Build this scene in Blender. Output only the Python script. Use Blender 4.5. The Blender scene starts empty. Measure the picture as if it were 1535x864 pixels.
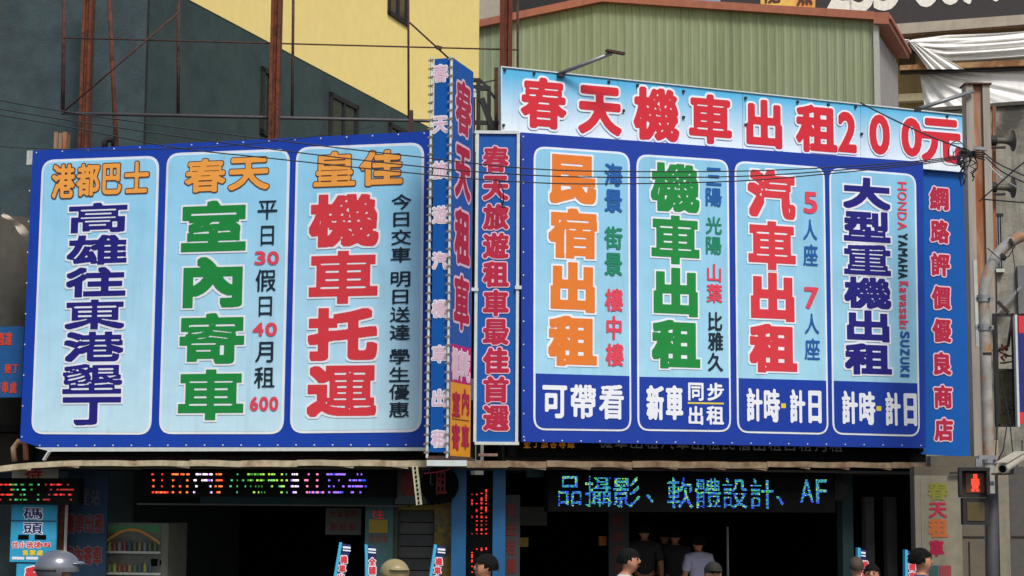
import bpy, bmesh, math, random
import numpy as np
from mathutils import Vector, Matrix
random.seed(7)
C = bpy.context.scene.collection
sc = bpy.context.scene
R = math.radians
# ------------------------------------------------------------------ camera
FPX, CX, CY = 2690.0, 767.5, 432.0
PITCH, ROLL = math.atan(313/2690), R(0.36)
CAM = Vector((0, 0, 2.2))
_F = Vector((0, math.cos(PITCH), math.sin(PITCH)))
_R0 = Vector((1, 0, 0)); _U0 = Vector((0, -math.sin(PITCH), math.cos(PITCH)))
_R = math.cos(ROLL)*_R0 + math.sin(ROLL)*_U0
_U = math.cos(ROLL)*_U0 - math.sin(ROLL)*_R0
cam = bpy.data.cameras.new('camera'); co = bpy.data.objects.new('camera', cam); C.objects.link(co)
m = Matrix((( _R.x, _U.x, -_F.x, CAM.x), (_R.y, _U.y, -_F.y, CAM.y), (_R.z, _U.z, -_F.z, CAM.z), (0, 0, 0, 1)))
co.matrix_world = m
cam.sensor_width = 36; cam.lens = 36*FPX/1535; cam.clip_end = 2000; cam.clip_start = 0.1
sc.camera = co
# ------------------------------------------------------------------ light
SUN_EL, SUN_AZ = 50, 158      # degrees; azimuth clockwise from +Y (160 = behind the camera, a little to its right)
w = bpy.data.worlds.new('World'); sc.world = w; w.use_nodes = True
nt = w.node_tree; bg = nt.nodes['Background']
sky = nt.nodes.new('ShaderNodeTexSky'); sky.sky_type = 'NISHITA'; sky.sun_disc = False
sky.sun_elevation = R(SUN_EL); sky.sun_rotation = R(SUN_AZ); sky.air_density = 1.2; sky.dust_density = 3.0; sky.ozone_density = 1.0
nt.links.new(sky.outputs[0], bg.inputs[0]); bg.inputs[1].default_value = 0.11
sun = bpy.data.lights.new('sun', 'SUN'); sun.energy = 2.7; sun.angle = R(16); sun.color = (1, 0.975, 0.94)
so = bpy.data.objects.new('sun', sun); C.objects.link(so)
a, e = R(SUN_AZ), R(SUN_EL)
sdir = Vector((math.sin(a)*math.cos(e), math.cos(a)*math.cos(e), math.sin(e)))
so.rotation_euler = sdir.to_track_quat('Z', 'Y').to_euler()
so.location = (0, -10, 30)
sc.view_settings.view_transform = 'Standard'; sc.view_settings.look = 'None'
sc.view_settings.exposure = 0.0; sc.view_settings.gamma = 1.0
sc.cycles.max_bounces = 5; sc.cycles.diffuse_bounces = 3

# ------------------------------------------------------------------ helpers
def ray(x, y):
    return _F + _R*((x-CX)/FPX) - _U*((y-CY)/FPX)
def P(x, y, Y):
    d = ray(x, y); return CAM + d*(Y/d.y)
class Frame:
    """local frame: x along the wall, y away from the street, z up"""
    def __init__(s, px, Y, deg, py=700):
        p = P(px, py, Y); s.loc = Vector((p.x, p.y, 0)); s.rz = R(deg)
        c, n = math.cos(s.rz), math.sin(s.rz)
        s.X = Vector((c, n, 0)); s.Yv = Vector((-n, c, 0))
    def px(s, x, y, d=0.0):
        r = ray(x, y); t = ((s.loc - CAM).dot(s.Yv) + d)/r.dot(s.Yv)
        p = CAM + r*t - s.loc
        return Vector((p.dot(s.X), d, p.z))
    def world(s, v):
        return s.loc + s.X*v[0] + s.Yv*v[1] + Vector((0, 0, v[2]))
W0 = Frame(CX, 1, 0); W0.loc = Vector((0, 0, 0))

class MB:
    def __init__(s): s.v = []; s.f = []; s.m = []
    def add(s, vs, fs, mi=0):
        b = len(s.v); s.v += [tuple(q) for q in vs]
        for f in fs: s.f.append(tuple(i+b for i in f)); s.m.append(mi)
        return s
    def box(s, x0, x1, y0, y1, z0, z1, mi=0):
        vs = [(x, y, z) for z in (z0, z1) for y in (y0, y1) for x in (x0, x1)]
        return s.add(vs, [(0, 2, 3, 1), (4, 5, 7, 6), (0, 1, 5, 4), (2, 6, 7, 3), (0, 4, 6, 2), (1, 3, 7, 5)], mi)
    def bar(s, a, b, wd, hd=None, mi=0, up=(0, 0, 1)):
        a = Vector(a); b = Vector(b); hd = hd or wd
        t = (b-a).normalized(); upv = Vector(up)
        if abs(t.dot(upv)) > .95: upv = Vector((0, 1, 0))
        n = t.cross(upv).normalized(); q = n.cross(t)
        vs = []
        for c in (a, b):
            for i, j in ((-1, -1), (1, -1), (1, 1), (-1, 1)): vs.append(c + n*(wd/2*i) + q*(hd/2*j))
        return s.add(vs, [(0, 1, 2, 3), (7, 6, 5, 4), (0, 4, 5, 1), (1, 5, 6, 2), (2, 6, 7, 3), (3, 7, 4, 0)], mi)
    def prism(s, pts, y0, y1, mi=0):
        """pts: (x,z) polygon, extruded in local y"""
        n = len(pts); vs = [(p[0], y0, p[1]) for p in pts] + [(p[0], y1, p[1]) for p in pts]
        fs = [tuple(range(n-1, -1, -1)), tuple(range(n, 2*n))] + [(i, (i+1) % n, n+(i+1) % n, n+i) for i in range(n)]
        return s.add(vs, fs, mi)
    def tube(s, pts, r, n=8, mi=0, caps=True):
        pts = [Vector(p) for p in pts]; rs = r if isinstance(r, (list, tuple)) else [r]*len(pts)
        vs = []; prev = None
        for i, p in enumerate(pts):
            t = (pts[min(i+1, len(pts)-1)] - pts[max(i-1, 0)]).normalized()
            if prev is None:
                h = Vector((0, 0, 1)) if abs(t.z) < .9 else Vector((1, 0, 0)); prev = t.cross(h).normalized()
            nn = (prev - t*prev.dot(t)).normalized(); bb = t.cross(nn); prev = nn
            for k in range(n):
                an = 2*math.pi*k/n; vs.append(p + (nn*math.cos(an) + bb*math.sin(an))*rs[i])
        fs = [(i*n+k, i*n+(k+1) % n, (i+1)*n+(k+1) % n, (i+1)*n+k) for i in range(len(pts)-1) for k in range(n)]
        if caps: fs += [tuple(range(n-1, -1, -1)), tuple((len(pts)-1)*n+k for k in range(n))]
        return s.add(vs, fs, mi)
    def grid(s, fn, nu, nv, mi=0):
        vs = [fn(i/nu, j/nv) for j in range(nv+1) for i in range(nu+1)]
        fs = [(j*(nu+1)+i, j*(nu+1)+i+1, (j+1)*(nu+1)+i+1, (j+1)*(nu+1)+i) for j in range(nv) for i in range(nu)]
        return s.add(vs, fs, mi)

def mesh_of(name, mb, mats, base, smooth=False):
    me = bpy.data.meshes.new(name)
    bx, by, bz = base
    v = np.array(mb.v, dtype=float).reshape(-1, 3) - np.array([bx, by, bz])
    me.from_pydata(v.tolist(), [], mb.f)
    mats = mats if isinstance(mats, (list, tuple)) else [mats]
    for m_ in mats: me.materials.append(m_)
    if len(mats) > 1: me.polygons.foreach_set('material_index', mb.m)
    if smooth: me.polygons.foreach_set('use_smooth', [True]*len(me.polygons))
    me.update()
    return me

class Thing:
    def __init__(s, F, name, label, cat, base=(0, 0, 0), group=None):
        s.F = F; s.base = tuple(base); s.name = name; s.meta = (label, cat, group)
        s.o = bpy.data.objects.new(name, None); C.objects.link(s.o)
        s.o.empty_display_size = .2
        s.o.location = F.world(base); s.o.rotation_euler = (0, 0, F.rz)
        tag(s.o, label, cat, group)
    def part(s, name, mb, mats, parent=None, label=None, smooth=False, kind=None):
        o = bpy.data.objects.new(name, mesh_of(name, mb, mats, s.base, smooth)); C.objects.link(o)
        o.parent = parent or s.o
        if label: o['label'] = label
        if kind: o['kind'] = kind
        return o
def tag(o, label=None, cat=None, group=None, kind=None):
    if label: o['label'] = label
    if cat: o['category'] = cat
    if group: o['group'] = group
    if kind: o['kind'] = kind
def single(F, name, mb, mats, label=None, cat=None, group=None, kind=None, smooth=False, base=None):
    if base is None:
        v = np.array(mb.v); base = (float(v[:, 0].mean()), float(v[:, 1].mean()), float(v[:, 2].min()))
    o = bpy.data.objects.new(name, mesh_of(name, mb, mats, base, smooth)); C.objects.link(o)
    o.location = F.world(base); o.rotation_euler = (0, 0, F.rz)
    tag(o, label, cat, group, kind); return o
def cbase(F, x, y, d=0): return tuple(F.px(x, y, d))
def pbox(F, x0, y0, x1, y1, d0, d1, mb=None, mi=0):
    """a box whose front face at depth d0 spans the given outline, d1 behind it"""
    mb = mb or MB(); ym = (y0+y1)/2; xm = (x0+x1)/2
    a_ = F.px(x0, ym, d0).x; b_ = F.px(x1, ym, d0).x; zt = F.px(xm, y0, d0).z; zb = F.px(xm, y1, d0).z
    return mb.box(a_, b_, d0, d1, zb, zt, mi)
def pquad(F, cs, d0, d1, mb=None, mi=0):
    mb = mb or MB(); pts = [F.px(x, y, d0) for x, y in cs]
    return mb.prism([(p.x, p.z) for p in pts], d0, d1, mi)

# ------------------------------------------------------------------ materials
def S(r, g, b, k=1.0):
    def f(c):
        c /= 255; return k*(c/12.92 if c <= .04045 else ((c+.055)/1.055)**2.4)
    return (f(r), f(g), f(b), 1)
_mc = {}
def mat(name, col, rough=.7, var=.12, scale=4.0, bump=0.0, bscale=40.0, metal=0.0, col2=None, thr=(.45, .62), streak=False, spec=.5, emit=0, grad=None, dirt=0, fine=0):
    if name in _mc: return _mc[name]
    m = bpy.data.materials.new(name); m.use_nodes = True; n = m.node_tree.nodes; l = m.node_tree.links
    b = n['Principled BSDF']; b.inputs['Roughness'].default_value = rough; b.inputs['Metallic'].default_value = metal
    b.inputs['Specular IOR Level'].default_value = spec
    tc = n.new('ShaderNodeTexCoord'); mp = n.new('ShaderNodeMapping'); l.new(tc.outputs['Object'], mp.inputs[0])
    mp.inputs['Scale'].default_value = (1, 1, .12) if streak else (1, 1, 1)
    nz = n.new('ShaderNodeTexNoise'); nz.inputs['Scale'].default_value = scale; nz.inputs['Detail'].default_value = 6; nz.inputs['Roughness'].default_value = .62
    l.new(mp.outputs[0], nz.inputs['Vector'])
    if grad:
        sp = n.new('ShaderNodeSeparateXYZ'); l.new(tc.outputs['Object'], sp.inputs[0])
        mr = n.new('ShaderNodeMapRange'); mr.inputs[1].default_value = grad[1]; mr.inputs[2].default_value = grad[2]
        l.new(sp.outputs[2], mr.inputs[0])
        g = n.new('ShaderNodeMix'); g.data_type = 'RGBA'; g.inputs[6].default_value = grad[0]; g.inputs[7].default_value = col
        l.new(mr.outputs[0], g.inputs[0]); base = g.outputs[2]
    else:
        rgb = n.new('ShaderNodeRGB'); rgb.outputs[0].default_value = col; base = rgb.outputs[0]
    def mixto(base, c2, fac_socket, blend='MIX'):
        x = n.new('ShaderNodeMix'); x.data_type = 'RGBA'; x.blend_type = blend
        l.new(fac_socket, x.inputs[0]); l.new(base, x.inputs[6]); x.inputs[7].default_value = c2; return x.outputs[2]
    if col2:
        rp = n.new('ShaderNodeMapRange'); rp.inputs[1].default_value = thr[0]; rp.inputs[2].default_value = thr[1]
        l.new(nz.outputs[0], rp.inputs[0]); base = mixto(base, col2, rp.outputs[0])
    # overall value variation at two scales
    nz2 = n.new('ShaderNodeTexNoise'); nz2.inputs['Scale'].default_value = scale*3.1; nz2.inputs['Detail'].default_value = 5
    l.new(mp.outputs[0], nz2.inputs['Vector'])
    mr2 = n.new('ShaderNodeMapRange'); mr2.inputs[1].default_value = .3; mr2.inputs[2].default_value = .7
    mr2.inputs[3].default_value = 1-var; mr2.inputs[4].default_value = 1+var; l.new(nz2.outputs[0], mr2.inputs[0])
    vm = n.new('ShaderNodeVectorMath'); vm.operation = 'SCALE'; l.new(base, vm.inputs[0]); l.new(mr2.outputs[0], vm.inputs['Scale'])
    base = vm.outputs[0]
    if dirt:
        d1 = n.new('ShaderNodeMapping'); d1.inputs['Scale'].default_value = (3.5, 3.5, .25); l.new(tc.outputs['Object'], d1.inputs[0])
        dn = n.new('ShaderNodeTexNoise'); dn.inputs['Scale'].default_value = 1.6; dn.inputs['Detail'].default_value = 8; dn.inputs['Roughness'].default_value = .7
        l.new(d1.outputs[0], dn.inputs['Vector'])
        dr = n.new('ShaderNodeMapRange'); dr.inputs[1].default_value = .5; dr.inputs[2].default_value = .75; dr.inputs[4].default_value = dirt
        l.new(dn.outputs[0], dr.inputs[0]); base = mixto(base, (.06, .055, .045, 1), dr.outputs[0])
    l.new(base, b.inputs['Base Color'])
    if emit:
        l.new(base, b.inputs['Emission Color']); b.inputs['Emission Strength'].default_value = emit
    if bump:
        nb = n.new('ShaderNodeTexNoise'); nb.inputs['Scale'].default_value = bscale; nb.inputs['Detail'].default_value = 6
        l.new(mp.outputs[0], nb.inputs['Vector'])
        bp = n.new('ShaderNodeBump'); bp.inputs['Strength'].default_value = bump; bp.inputs['Distance'].default_value = .02
        l.new(nb.outputs[0], bp.inputs['Height']); l.new(bp.outputs[0], b.inputs['Normal'])
    _mc[name] = m; return m
def led(name, col, st=3.0):
    if name in _mc: return _mc[name]
    m = bpy.data.materials.new(name); m.use_nodes = True; b = m.node_tree.nodes['Principled BSDF']
    b.inputs['Base Color'].default_value = (.01, .01, .01, 1); b.inputs['Emission Color'].default_value = col; b.inputs['Emission Strength'].default_value = st
    _mc[name] = m; return m

vinyl = dict(rough=.5, var=.05, scale=1.0, bump=.35, bscale=1.6, spec=.3, dirt=.15)
M_BLUE = mat('vinyl_blue', S(14, 62, 168), **vinyl)
M_NAVY = mat('vinyl_navy', S(18, 58, 160), **vinyl)
M_LITE = mat('vinyl_light_blue', S(150, 212, 243), grad=(S(194, 229, 245), .3, 3.3), **vinyl)
M_LITE2 = mat('vinyl_light_blue_sun_offset', S(140, 200, 232), grad=(S(166, 216, 236), .6, 3.4), **vinyl)  # light put into the colour: darker copy offsets stronger sun on the right board
M_WHITE = mat('vinyl_white', S(228, 234, 242), **vinyl)
M_SKYG = mat('vinyl_sky_fade', S(84, 182, 228), grad=(S(232, 243, 250), .25, 1.0), **vinyl)
M_CYB = mat('vinyl_bright_blue', S(4, 86, 168), **vinyl)
def ink(name, c): return mat('ink_'+name, c, rough=.55, var=.03, scale=2, spec=.25)
I_NAVY = ink('navy', S(34, 32, 122)); I_GREEN = ink('green', S(28, 136, 62)); I_RED = ink('red', S(214, 58, 68)); I_ORANGE = ink('orange', S(226, 124, 46))
I_OR2 = ink('orange_light', S(242, 164, 74)); I_BROWN = ink('brown', S(96, 60, 50)); I_BLACK = ink('black', S(26, 42, 56)); I_WHITE = ink('white', S(232, 236, 244))
I_TRED = ink('top_red', S(208, 42, 56)); I_BLUE = ink('blue', S(30, 92, 164)); I_SGREEN = ink('sea_green', S(28, 132, 98)); I_SRED = ink('small_red', S(222, 70, 92))
I_DRED = ink('dark_red', S(176, 36, 66)); I_PINK = ink('pale_pink', S(226, 196, 214)); I_YEL = ink('yellow', S(226, 204, 60)); I_MAG = ink('magenta', S(190, 30, 110)); I_GOLD = ink('gold', S(228, 156, 40))
I_LPINK = ink('outline_pink', S(226, 190, 205)); I_PURP = ink('purple_navy', S(44, 40, 110)); I_CYAN = ink('cyan', S(70, 176, 214)); I_DIMRED = ink('dim_red', S(92, 26, 24)); I_OLIVE = ink('olive', S(128, 128, 48))
M_RUST = mat('rust_orange', S(108, 55, 32), rough=.9, var=.35, scale=5, col2=S(72, 40, 28), bump=.4, bscale=60, dirt=.4)
M_RUSTD = mat('rust_dark', S(84, 52, 42), rough=.9, var=.3, scale=9, col2=S(58, 44, 42), bump=.3)
M_RUSTP = mat('rust_peeling', S(168, 152, 128), rough=.85, var=.25, scale=3.2, col2=S(156, 86, 44), thr=(.4, .58), bump=.4, dirt=.35, streak=True)
M_PIPE = mat('dark_pipe', S(76, 72, 74), rough=.6, var=.25, scale=9)
M_GALV = mat('galvanised', S(140, 142, 144), rough=.45, var=.18, scale=6, metal=.35, dirt=.25)
M_GALVR = mat('galvanised_rusty', S(150, 148, 142), rough=.6, var=.2, scale=3, col2=S(158, 112, 68), thr=(.5, .62))
M_BLACKM = mat('black_metal', S(34, 30, 30), rough=.7, var=.3, scale=8)
M_DARK = mat('dark_backing', S(22, 21, 22), rough=.9, var=.3, scale=3)  # near-black tone with random variation for the walls behind the billboards
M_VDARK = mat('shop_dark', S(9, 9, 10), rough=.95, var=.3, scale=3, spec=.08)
M_CABLE = mat('cable_black', S(30, 32, 38), rough=.6, var=.1)
M_DGREEN = mat('render_dark_green', S(58, 75, 79), rough=.85, var=.14, scale=1.6, col2=S(48, 63, 68), bump=.35, bscale=30, dirt=.4)
M_DGREEN2 = mat('render_dark_green_party', S(52, 71, 69), rough=.85, var=.14, scale=1.3, col2=S(44, 60, 60), bump=.35, bscale=30, dirt=.4)
M_YELLOW = mat('render_yellow', S(252, 226, 142), rough=.85, var=.03, scale=1.2, bump=.15, bscale=30, dirt=.05)
M_SHED = mat('shed_green', S(142, 154, 122), rough=.6, var=.06, scale=1.4, streak=True, col2=S(132, 144, 110), dirt=.35)
M_TRIM = mat('trim_terracotta', S(164, 100, 78), rough=.65, var=.12, scale=2, dirt=.3)
M_GREYW = mat('grey_metal_wall', S(150, 144, 140), rough=.7, var=.08, scale=2, dirt=.2)
M_CONC = mat('stained_concrete', S(146, 142, 130), rough=.95, var=.22, scale=1.1, col2=S(82, 78, 72), thr=(.48, .64), bump=.5, bscale=18, dirt=.7)
M_CONCL = mat('plain_concrete', S(172, 162, 146), rough=.95, var=.1, scale=1.2, bump=.3, dirt=.2)
M_BEIGE = mat('beige_render', S(98, 90, 76), rough=.9, var=.1, scale=1.6, bump=.3, dirt=.35)
M_TARP = mat('white_tarp', S(240, 238, 234), rough=.7, var=.05, scale=2, dirt=.1)
M_GLASS = mat('dark_glass', S(40, 48, 46), rough=.12, var=.2, scale=1)
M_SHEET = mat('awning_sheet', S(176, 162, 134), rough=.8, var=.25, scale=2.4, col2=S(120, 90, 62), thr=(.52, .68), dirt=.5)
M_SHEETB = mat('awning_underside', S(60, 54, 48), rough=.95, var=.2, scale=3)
M_ALU = mat('alu_frame', S(206, 214, 212), rough=.45, var=.08, scale=4, metal=.2)

# ------------------------------------------------------------------ glyphs (built-in font -> bold outlines)
_tri = {}
def glyph_tris(ch):
    if ch in _tri: return _tri[ch]
    cu = bpy.data.curves.new('t', 'FONT'); cu.body = ch; cu.size = 1.0; cu.resolution_u = 4
    o = bpy.data.objects.new('t', cu); C.objects.link(o)
    bpy.context.view_layer.update()
    me = bpy.data.meshes.new_from_object(o.evaluated_get(bpy.context.evaluated_depsgraph_get()))
    me.calc_loop_triangles()
    v = np.zeros(len(me.vertices)*3); me.vertices.foreach_get('co', v); v = v.reshape(-1, 3)[:, :2]
    t = np.zeros(len(me.loop_triangles)*3, dtype=np.int32); me.loop_triangles.foreach_get('vertices', t); t = t.reshape(-1, 3)
    bpy.data.objects.remove(o); bpy.data.curves.remove(cu); bpy.data.meshes.remove(me)
    _tri[ch] = v[t] if len(t) else np.zeros((0, 3, 2)); return _tri[ch]
def raster(T, N_w, N_h, pad):
    g = np.zeros((N_h+2*pad, N_w+2*pad), dtype=bool)
    for a, b, c in T:
        x0 = int(max(0, math.floor(min(a[0], b[0], c[0]))-1)); x1 = int(min(g.shape[1], math.ceil(max(a[0], b[0], c[0]))+2))
        y0 = int(max(0, math.floor(min(a[1], b[1], c[1]))-1)); y1 = int(min(g.shape[0], math.ceil(max(a[1], b[1], c[1]))+2))
        X, Y = np.meshgrid(np.arange(x0, x1), np.arange(y0, y1))
        def e(p, q): return (q[0]-p[0])*(Y-p[1]) - (q[1]-p[1])*(X-p[0])
        e1, e2, e3 = e(a, b), e(b, c), e(c, a)
        g[y0:y1, x0:x1] |= ((e1 >= 0) & (e2 >= 0) & (e3 >= 0)) | ((e1 <= 0) & (e2 <= 0) & (e3 <= 0))
    return g
def cellmap(ch, Wc, Hc):
    """scale and offset of the glyph's em box into a cell Wc x Hc centred on 0"""
    T = glyph_tris(ch)
    if len(T) == 0: return None
    lo = T.reshape(-1, 2).min(0); hi = T.reshape(-1, 2).max(0); sz = np.maximum(hi-lo, 1e-4)
    if ord(ch) > 0x2e80:
        em = 1.0 if max(sz) > .6 or ch in '、' else 1.0
        ref = np.array([.9, .9])*_EM
        k = np.array([Wc, Hc])*np.minimum(1, (sz/ref)**.75 if ch not in '、' else sz/ref)/sz
        off = -(lo+hi)/2*k
        if ch == '、': off = -(lo+hi)/2*k + np.array([-Wc*.25, -Hc*.22])
        return T, k, off
    k = np.array([Wc, Hc])/sz
    return T, k, -(lo+hi)/2*k
_t = glyph_tris('國').reshape(-1, 2); _EM = float((_t.max(0)-_t.min(0)).max())/.87
def edt(g, cap):
    R_ = int(cap)+1; big = 1e6; H, W = g.shape
    v = np.where(g, 0.0, big)
    col = v.copy()
    for k in range(1, R_+1):
        col[k:, :] = np.minimum(col[k:, :], v[:-k, :]+k*k); col[:-k, :] = np.minimum(col[:-k, :], v[k:, :]+k*k)
    out = col.copy()
    for k in range(1, R_+1):
        out[:, k:] = np.minimum(out[:, k:], col[:, :-k]+k*k); out[:, :-k] = np.minimum(out[:, :-k], col[:, k:]+k*k)
    return np.sqrt(np.minimum(out, (cap+1)**2))
def maxf(d, r):
    o = d.copy()
    for k in range(1, r+1):
        o[:, k:] = np.maximum(o[:, k:], d[:, :-k]); o[:, :-k] = np.maximum(o[:, :-k], d[:, k:])
    o2 = o.copy()
    for k in range(1, r+1):
        o2[k:, :] = np.maximum(o2[k:, :], o[:-k, :]); o2[:-k, :] = np.maximum(o2[:-k, :], o[k:, :])
    return o2
def blur(f):
    g = np.pad(f, 1, mode='edge'); g = (g[:-2, 1:-1]+2*g[1:-1, 1:-1]+g[2:, 1:-1])/4
    g = np.pad(g, 1, mode='edge'); return (g[1:-1, :-2]+2*g[1:-1, 1:-1]+g[1:-1, 2:])/4
def contour_fill(f):
    """polygons (in grid units) covering f>0"""
    polys = []; ins = f > 0; H, W = f.shape
    full = ins[:-1, :-1] & ins[1:, :-1] & ins[:-1, 1:] & ins[1:, 1:]
    anyi = ins[:-1, :-1] | ins[1:, :-1] | ins[:-1, 1:] | ins[1:, 1:]
    for j in range(H-1):
        row = full[j]
        if row.any():
            dd = np.diff(np.concatenate(([0], row.astype(np.int8), [0])))
            for a_, b_ in zip(np.where(dd == 1)[0], np.where(dd == -1)[0]): polys.append(((a_, j), (b_, j), (b_, j+1), (a_, j+1)))
    js, is_ = np.where(anyi & ~full)
    for j, i in zip(js.tolist(), is_.tolist()):
        cs = ((i, j), (i+1, j), (i+1, j+1), (i, j+1)); vv = (f[j, i], f[j, i+1], f[j+1, i+1], f[j+1, i]); p = []
        for k in range(4):
            a_, b_ = cs[k], cs[(k+1) % 4]; va, vb = vv[k], vv[(k+1) % 4]
            if va > 0: p.append(a_)
            if (va > 0) != (vb > 0):
                t = va/(va-vb); p.append((a_[0]+t*(b_[0]-a_[0]), a_[1]+t*(b_[1]-a_[1])))
        if len(p) > 2: polys.append(tuple(p))
    return polys
_gp = {}
def glyph_polys(ch, Wc, Hc, rb, ro, N, square=False, gap=.014):
    """rb, ro: bold and outline radii, as fractions of the cell height"""
    key = (ch, round(Wc/Hc, 2), rb, ro, N, square)
    if key in _gp: return _gp[key]
    cm = cellmap(ch, Wc*(1-2*rb*Hc/Wc*.55), Hc*(1-2*rb*.55))
    if cm is None: _gp[key] = ([], []); return _gp[key]
    T, k, off = cm; st = max(Wc, Hc)/N; nw, nh = int(Wc/st), int(Hc/st)
    rbp, rop = rb*Hc/st, ro*Hc/st; pad = int(rbp+rop)+4
    TT = (T*k+off)/st + np.array([nw/2+pad, nh/2+pad])
    g = raster(TT, nw, nh, pad)
    cap = rbp+rop+3; d = edt(g, cap)
    if square:
        # square-cornered strokes: grow with a box, then keep the gaps
        b1 = g.copy(); r1 = max(1, int(round(rbp)))
        b1 = maxf(g.astype(float), r1) > 0
        dd = edt(b1, rop+3); Hl = maxf(d, int(rbp)+2); keep = np.minimum(rbp*1.5, Hl - gap*Hc/st)-d
        fill = np.where(b1, np.clip(keep*1.5, -1.0, 1.0), np.maximum(-dd+.3, -1.0))
        b2 = maxf(b1.astype(float), max(1, int(round(rop)))) > 0
        out = np.where(b2, 1.0, -1.0); out = blur(out)
    else:
        Hl = maxf(d, int(rbp)+2); fill = np.minimum(rbp, Hl-gap*Hc/st)-d + .02; out = rbp+rop-d
    fill = np.where(g, 1.0, fill)
    sc_ = lambda ps: [[((x-pad-nw/2)*st, (y-pad-nh/2)*st) for x, y in p] for p in ps]
    res = (sc_(contour_fill(blur(fill))), sc_(contour_fill(out)) if ro > 0 else [])
    res = (res[0], res[1]); _gp[key] = res; return res
def put_polys(mb, polys, cx, cz, y, mi, rot=0, Wk=1, Hk=1, shear=0):
    b = len(mb.v)
    for p in polys:
        n = len(p)
        for (x, z) in p:
            x *= Wk; z *= Hk
            if rot: x, z = z, -x
            mb.v.append((cx+x, y, cz+z+shear*x))
        mb.f.append(tuple(range(b, b+n))); mb.m.append(mi); b += n
def letters(F, cells, rb, ro, d, N=64, square=False, gap=.014, rot=0):
    """cells: (char, xc, yc, w, h) in outline units on the frame plane at depth d; material 0 outline, 1 fill"""
    mb = MB()
    for ch, xc, yc, wd, hg in cells:
        if ch == ' ': continue
        p = F.px(xc, yc, d); a_ = F.px(xc-wd/2, yc, d); b_ = F.px(xc+wd/2, yc, d); t = F.px(xc, yc-hg/2, d); u = F.px(xc, yc+hg/2, d)
        Wc, Hc = b_.x-a_.x, t.z-u.z
        asp = round(Wc/Hc, 1) or .1
        if rot:
            fi, ou = glyph_polys(ch, 1/asp, 1.0, rb, ro, N, square, gap)
            put_polys(mb, ou, p.x, p.z, d, 0, 1, Hc/(1/asp), Wc); put_polys(mb, fi, p.x, p.z, d-.003, 1, 1, Hc/(1/asp), Wc)
        else:
            fi, ou = glyph_polys(ch, asp, 1.0, rb, ro, N, square, gap)
            put_polys(mb, ou, p.x, p.z, d, 0, 0, Wc/asp, Hc); put_polys(mb, fi, p.x, p.z, d-.003, 1, 0, Wc/asp, Hc)
    return mb
def col_cells(txt, x0, y0, x1, y1, wd, hg):
    """a column: y0 top of the first, y1 bottom of the last; x0, x1 centres there. a space counts .35"""
    wts = []; n = 0
    pos = []; t = 0
    for ch in txt:
        if ch == ' ': t += .38; continue
        pos.append((ch, t)); t += 1
    last = pos[-1][1]; pitch = (y1-y0-hg)/max(last, 1e-6) if last else 0
    return [(ch, x0+(x1-x0)*((y0+hg/2+q*pitch)-y0)/max(1, y1-y0), y0+hg/2+q*pitch, wd, hg) for ch, q in pos]
def row_cells(items):
    """items: (char, x0, x1, y0, y1)"""
    return [(c, (a_+b_)/2, (p+q)/2, b_-a_, q-p) for c, a_, b_, p, q in items]
def rrect(F, cs, d, rad, n=6):
    """rounded quad outline points (x,z) on plane d; cs: four corners TL TR BR BL"""
    P4 = [F.px(x, y, d) for x, y in cs]; P4 = [Vector((p.x, p.z)) for p in P4]; out = []
    for i in range(4):
        p = P4[i]; a_ = (P4[i-1]-p).normalized(); b_ = (P4[(i+1) % 4]-p).normalized()
        s_, e_ = p+a_*rad, p+b_*rad
        for k in range(n+1):
            t = k/n; out.append(((1-t)**2*s_+2*t*(1-t)*p+t*t*e_))
    return out
def shrink(pts, r):
    c = sum(pts, Vector((0, 0)))/len(pts); out = []
    n = len(pts)
    for i in range(n):
        t = (pts[(i+1) % n]-pts[i-1]).normalized(); nn = Vector((-t.y, t.x))
        if nn.dot(c-pts[i]) < 0: nn = -nn
        out.append(pts[i]+nn*r)
    return out

# ------------------------------------------------------------------ frames
FL = Frame(640, 23.0, -math.degrees(math.atan(.2485)))
FR = Frame(782, 23.0, math.degrees(math.atan(.351)))
FC = Frame(745, 22.75, 1.0)
FP = Frame(676, 21.9, -17.3)
FPS = Frame(676, 21.9, 72.7)          # the sign's street-side flank, running away from the street
FBL = Frame(200, 26.0, -6)
FBP = Frame(200, 26.0, math.degrees(math.atan2(1, .338)))
FS = Frame(1310, 38.0, -20)
FK = Frame(1450, 46.0, -13.7)
FW = Frame(1500, 31.0, -8)
FE = Frame(1480, 22.6, 0)

# ------------------------------------------------------------------ ground
g = MB().box(-300, 300, -60, 20.2, -.4, 0)
single(W0, 'road', g, mat('asphalt', (.05, .05, .052, 1), rough=.9, var=.2, scale=8, bump=.4), kind='structure', base=(0, 0, 0))
g = MB().box(-300, 300, 20.2, 400, -.4, .14)
single(W0, 'pavement', g, mat('paving', (.24, .23, .21, 1), rough=.9, var=.2, scale=4, bump=.3), kind='structure', base=(0, 20, 0))

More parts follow.
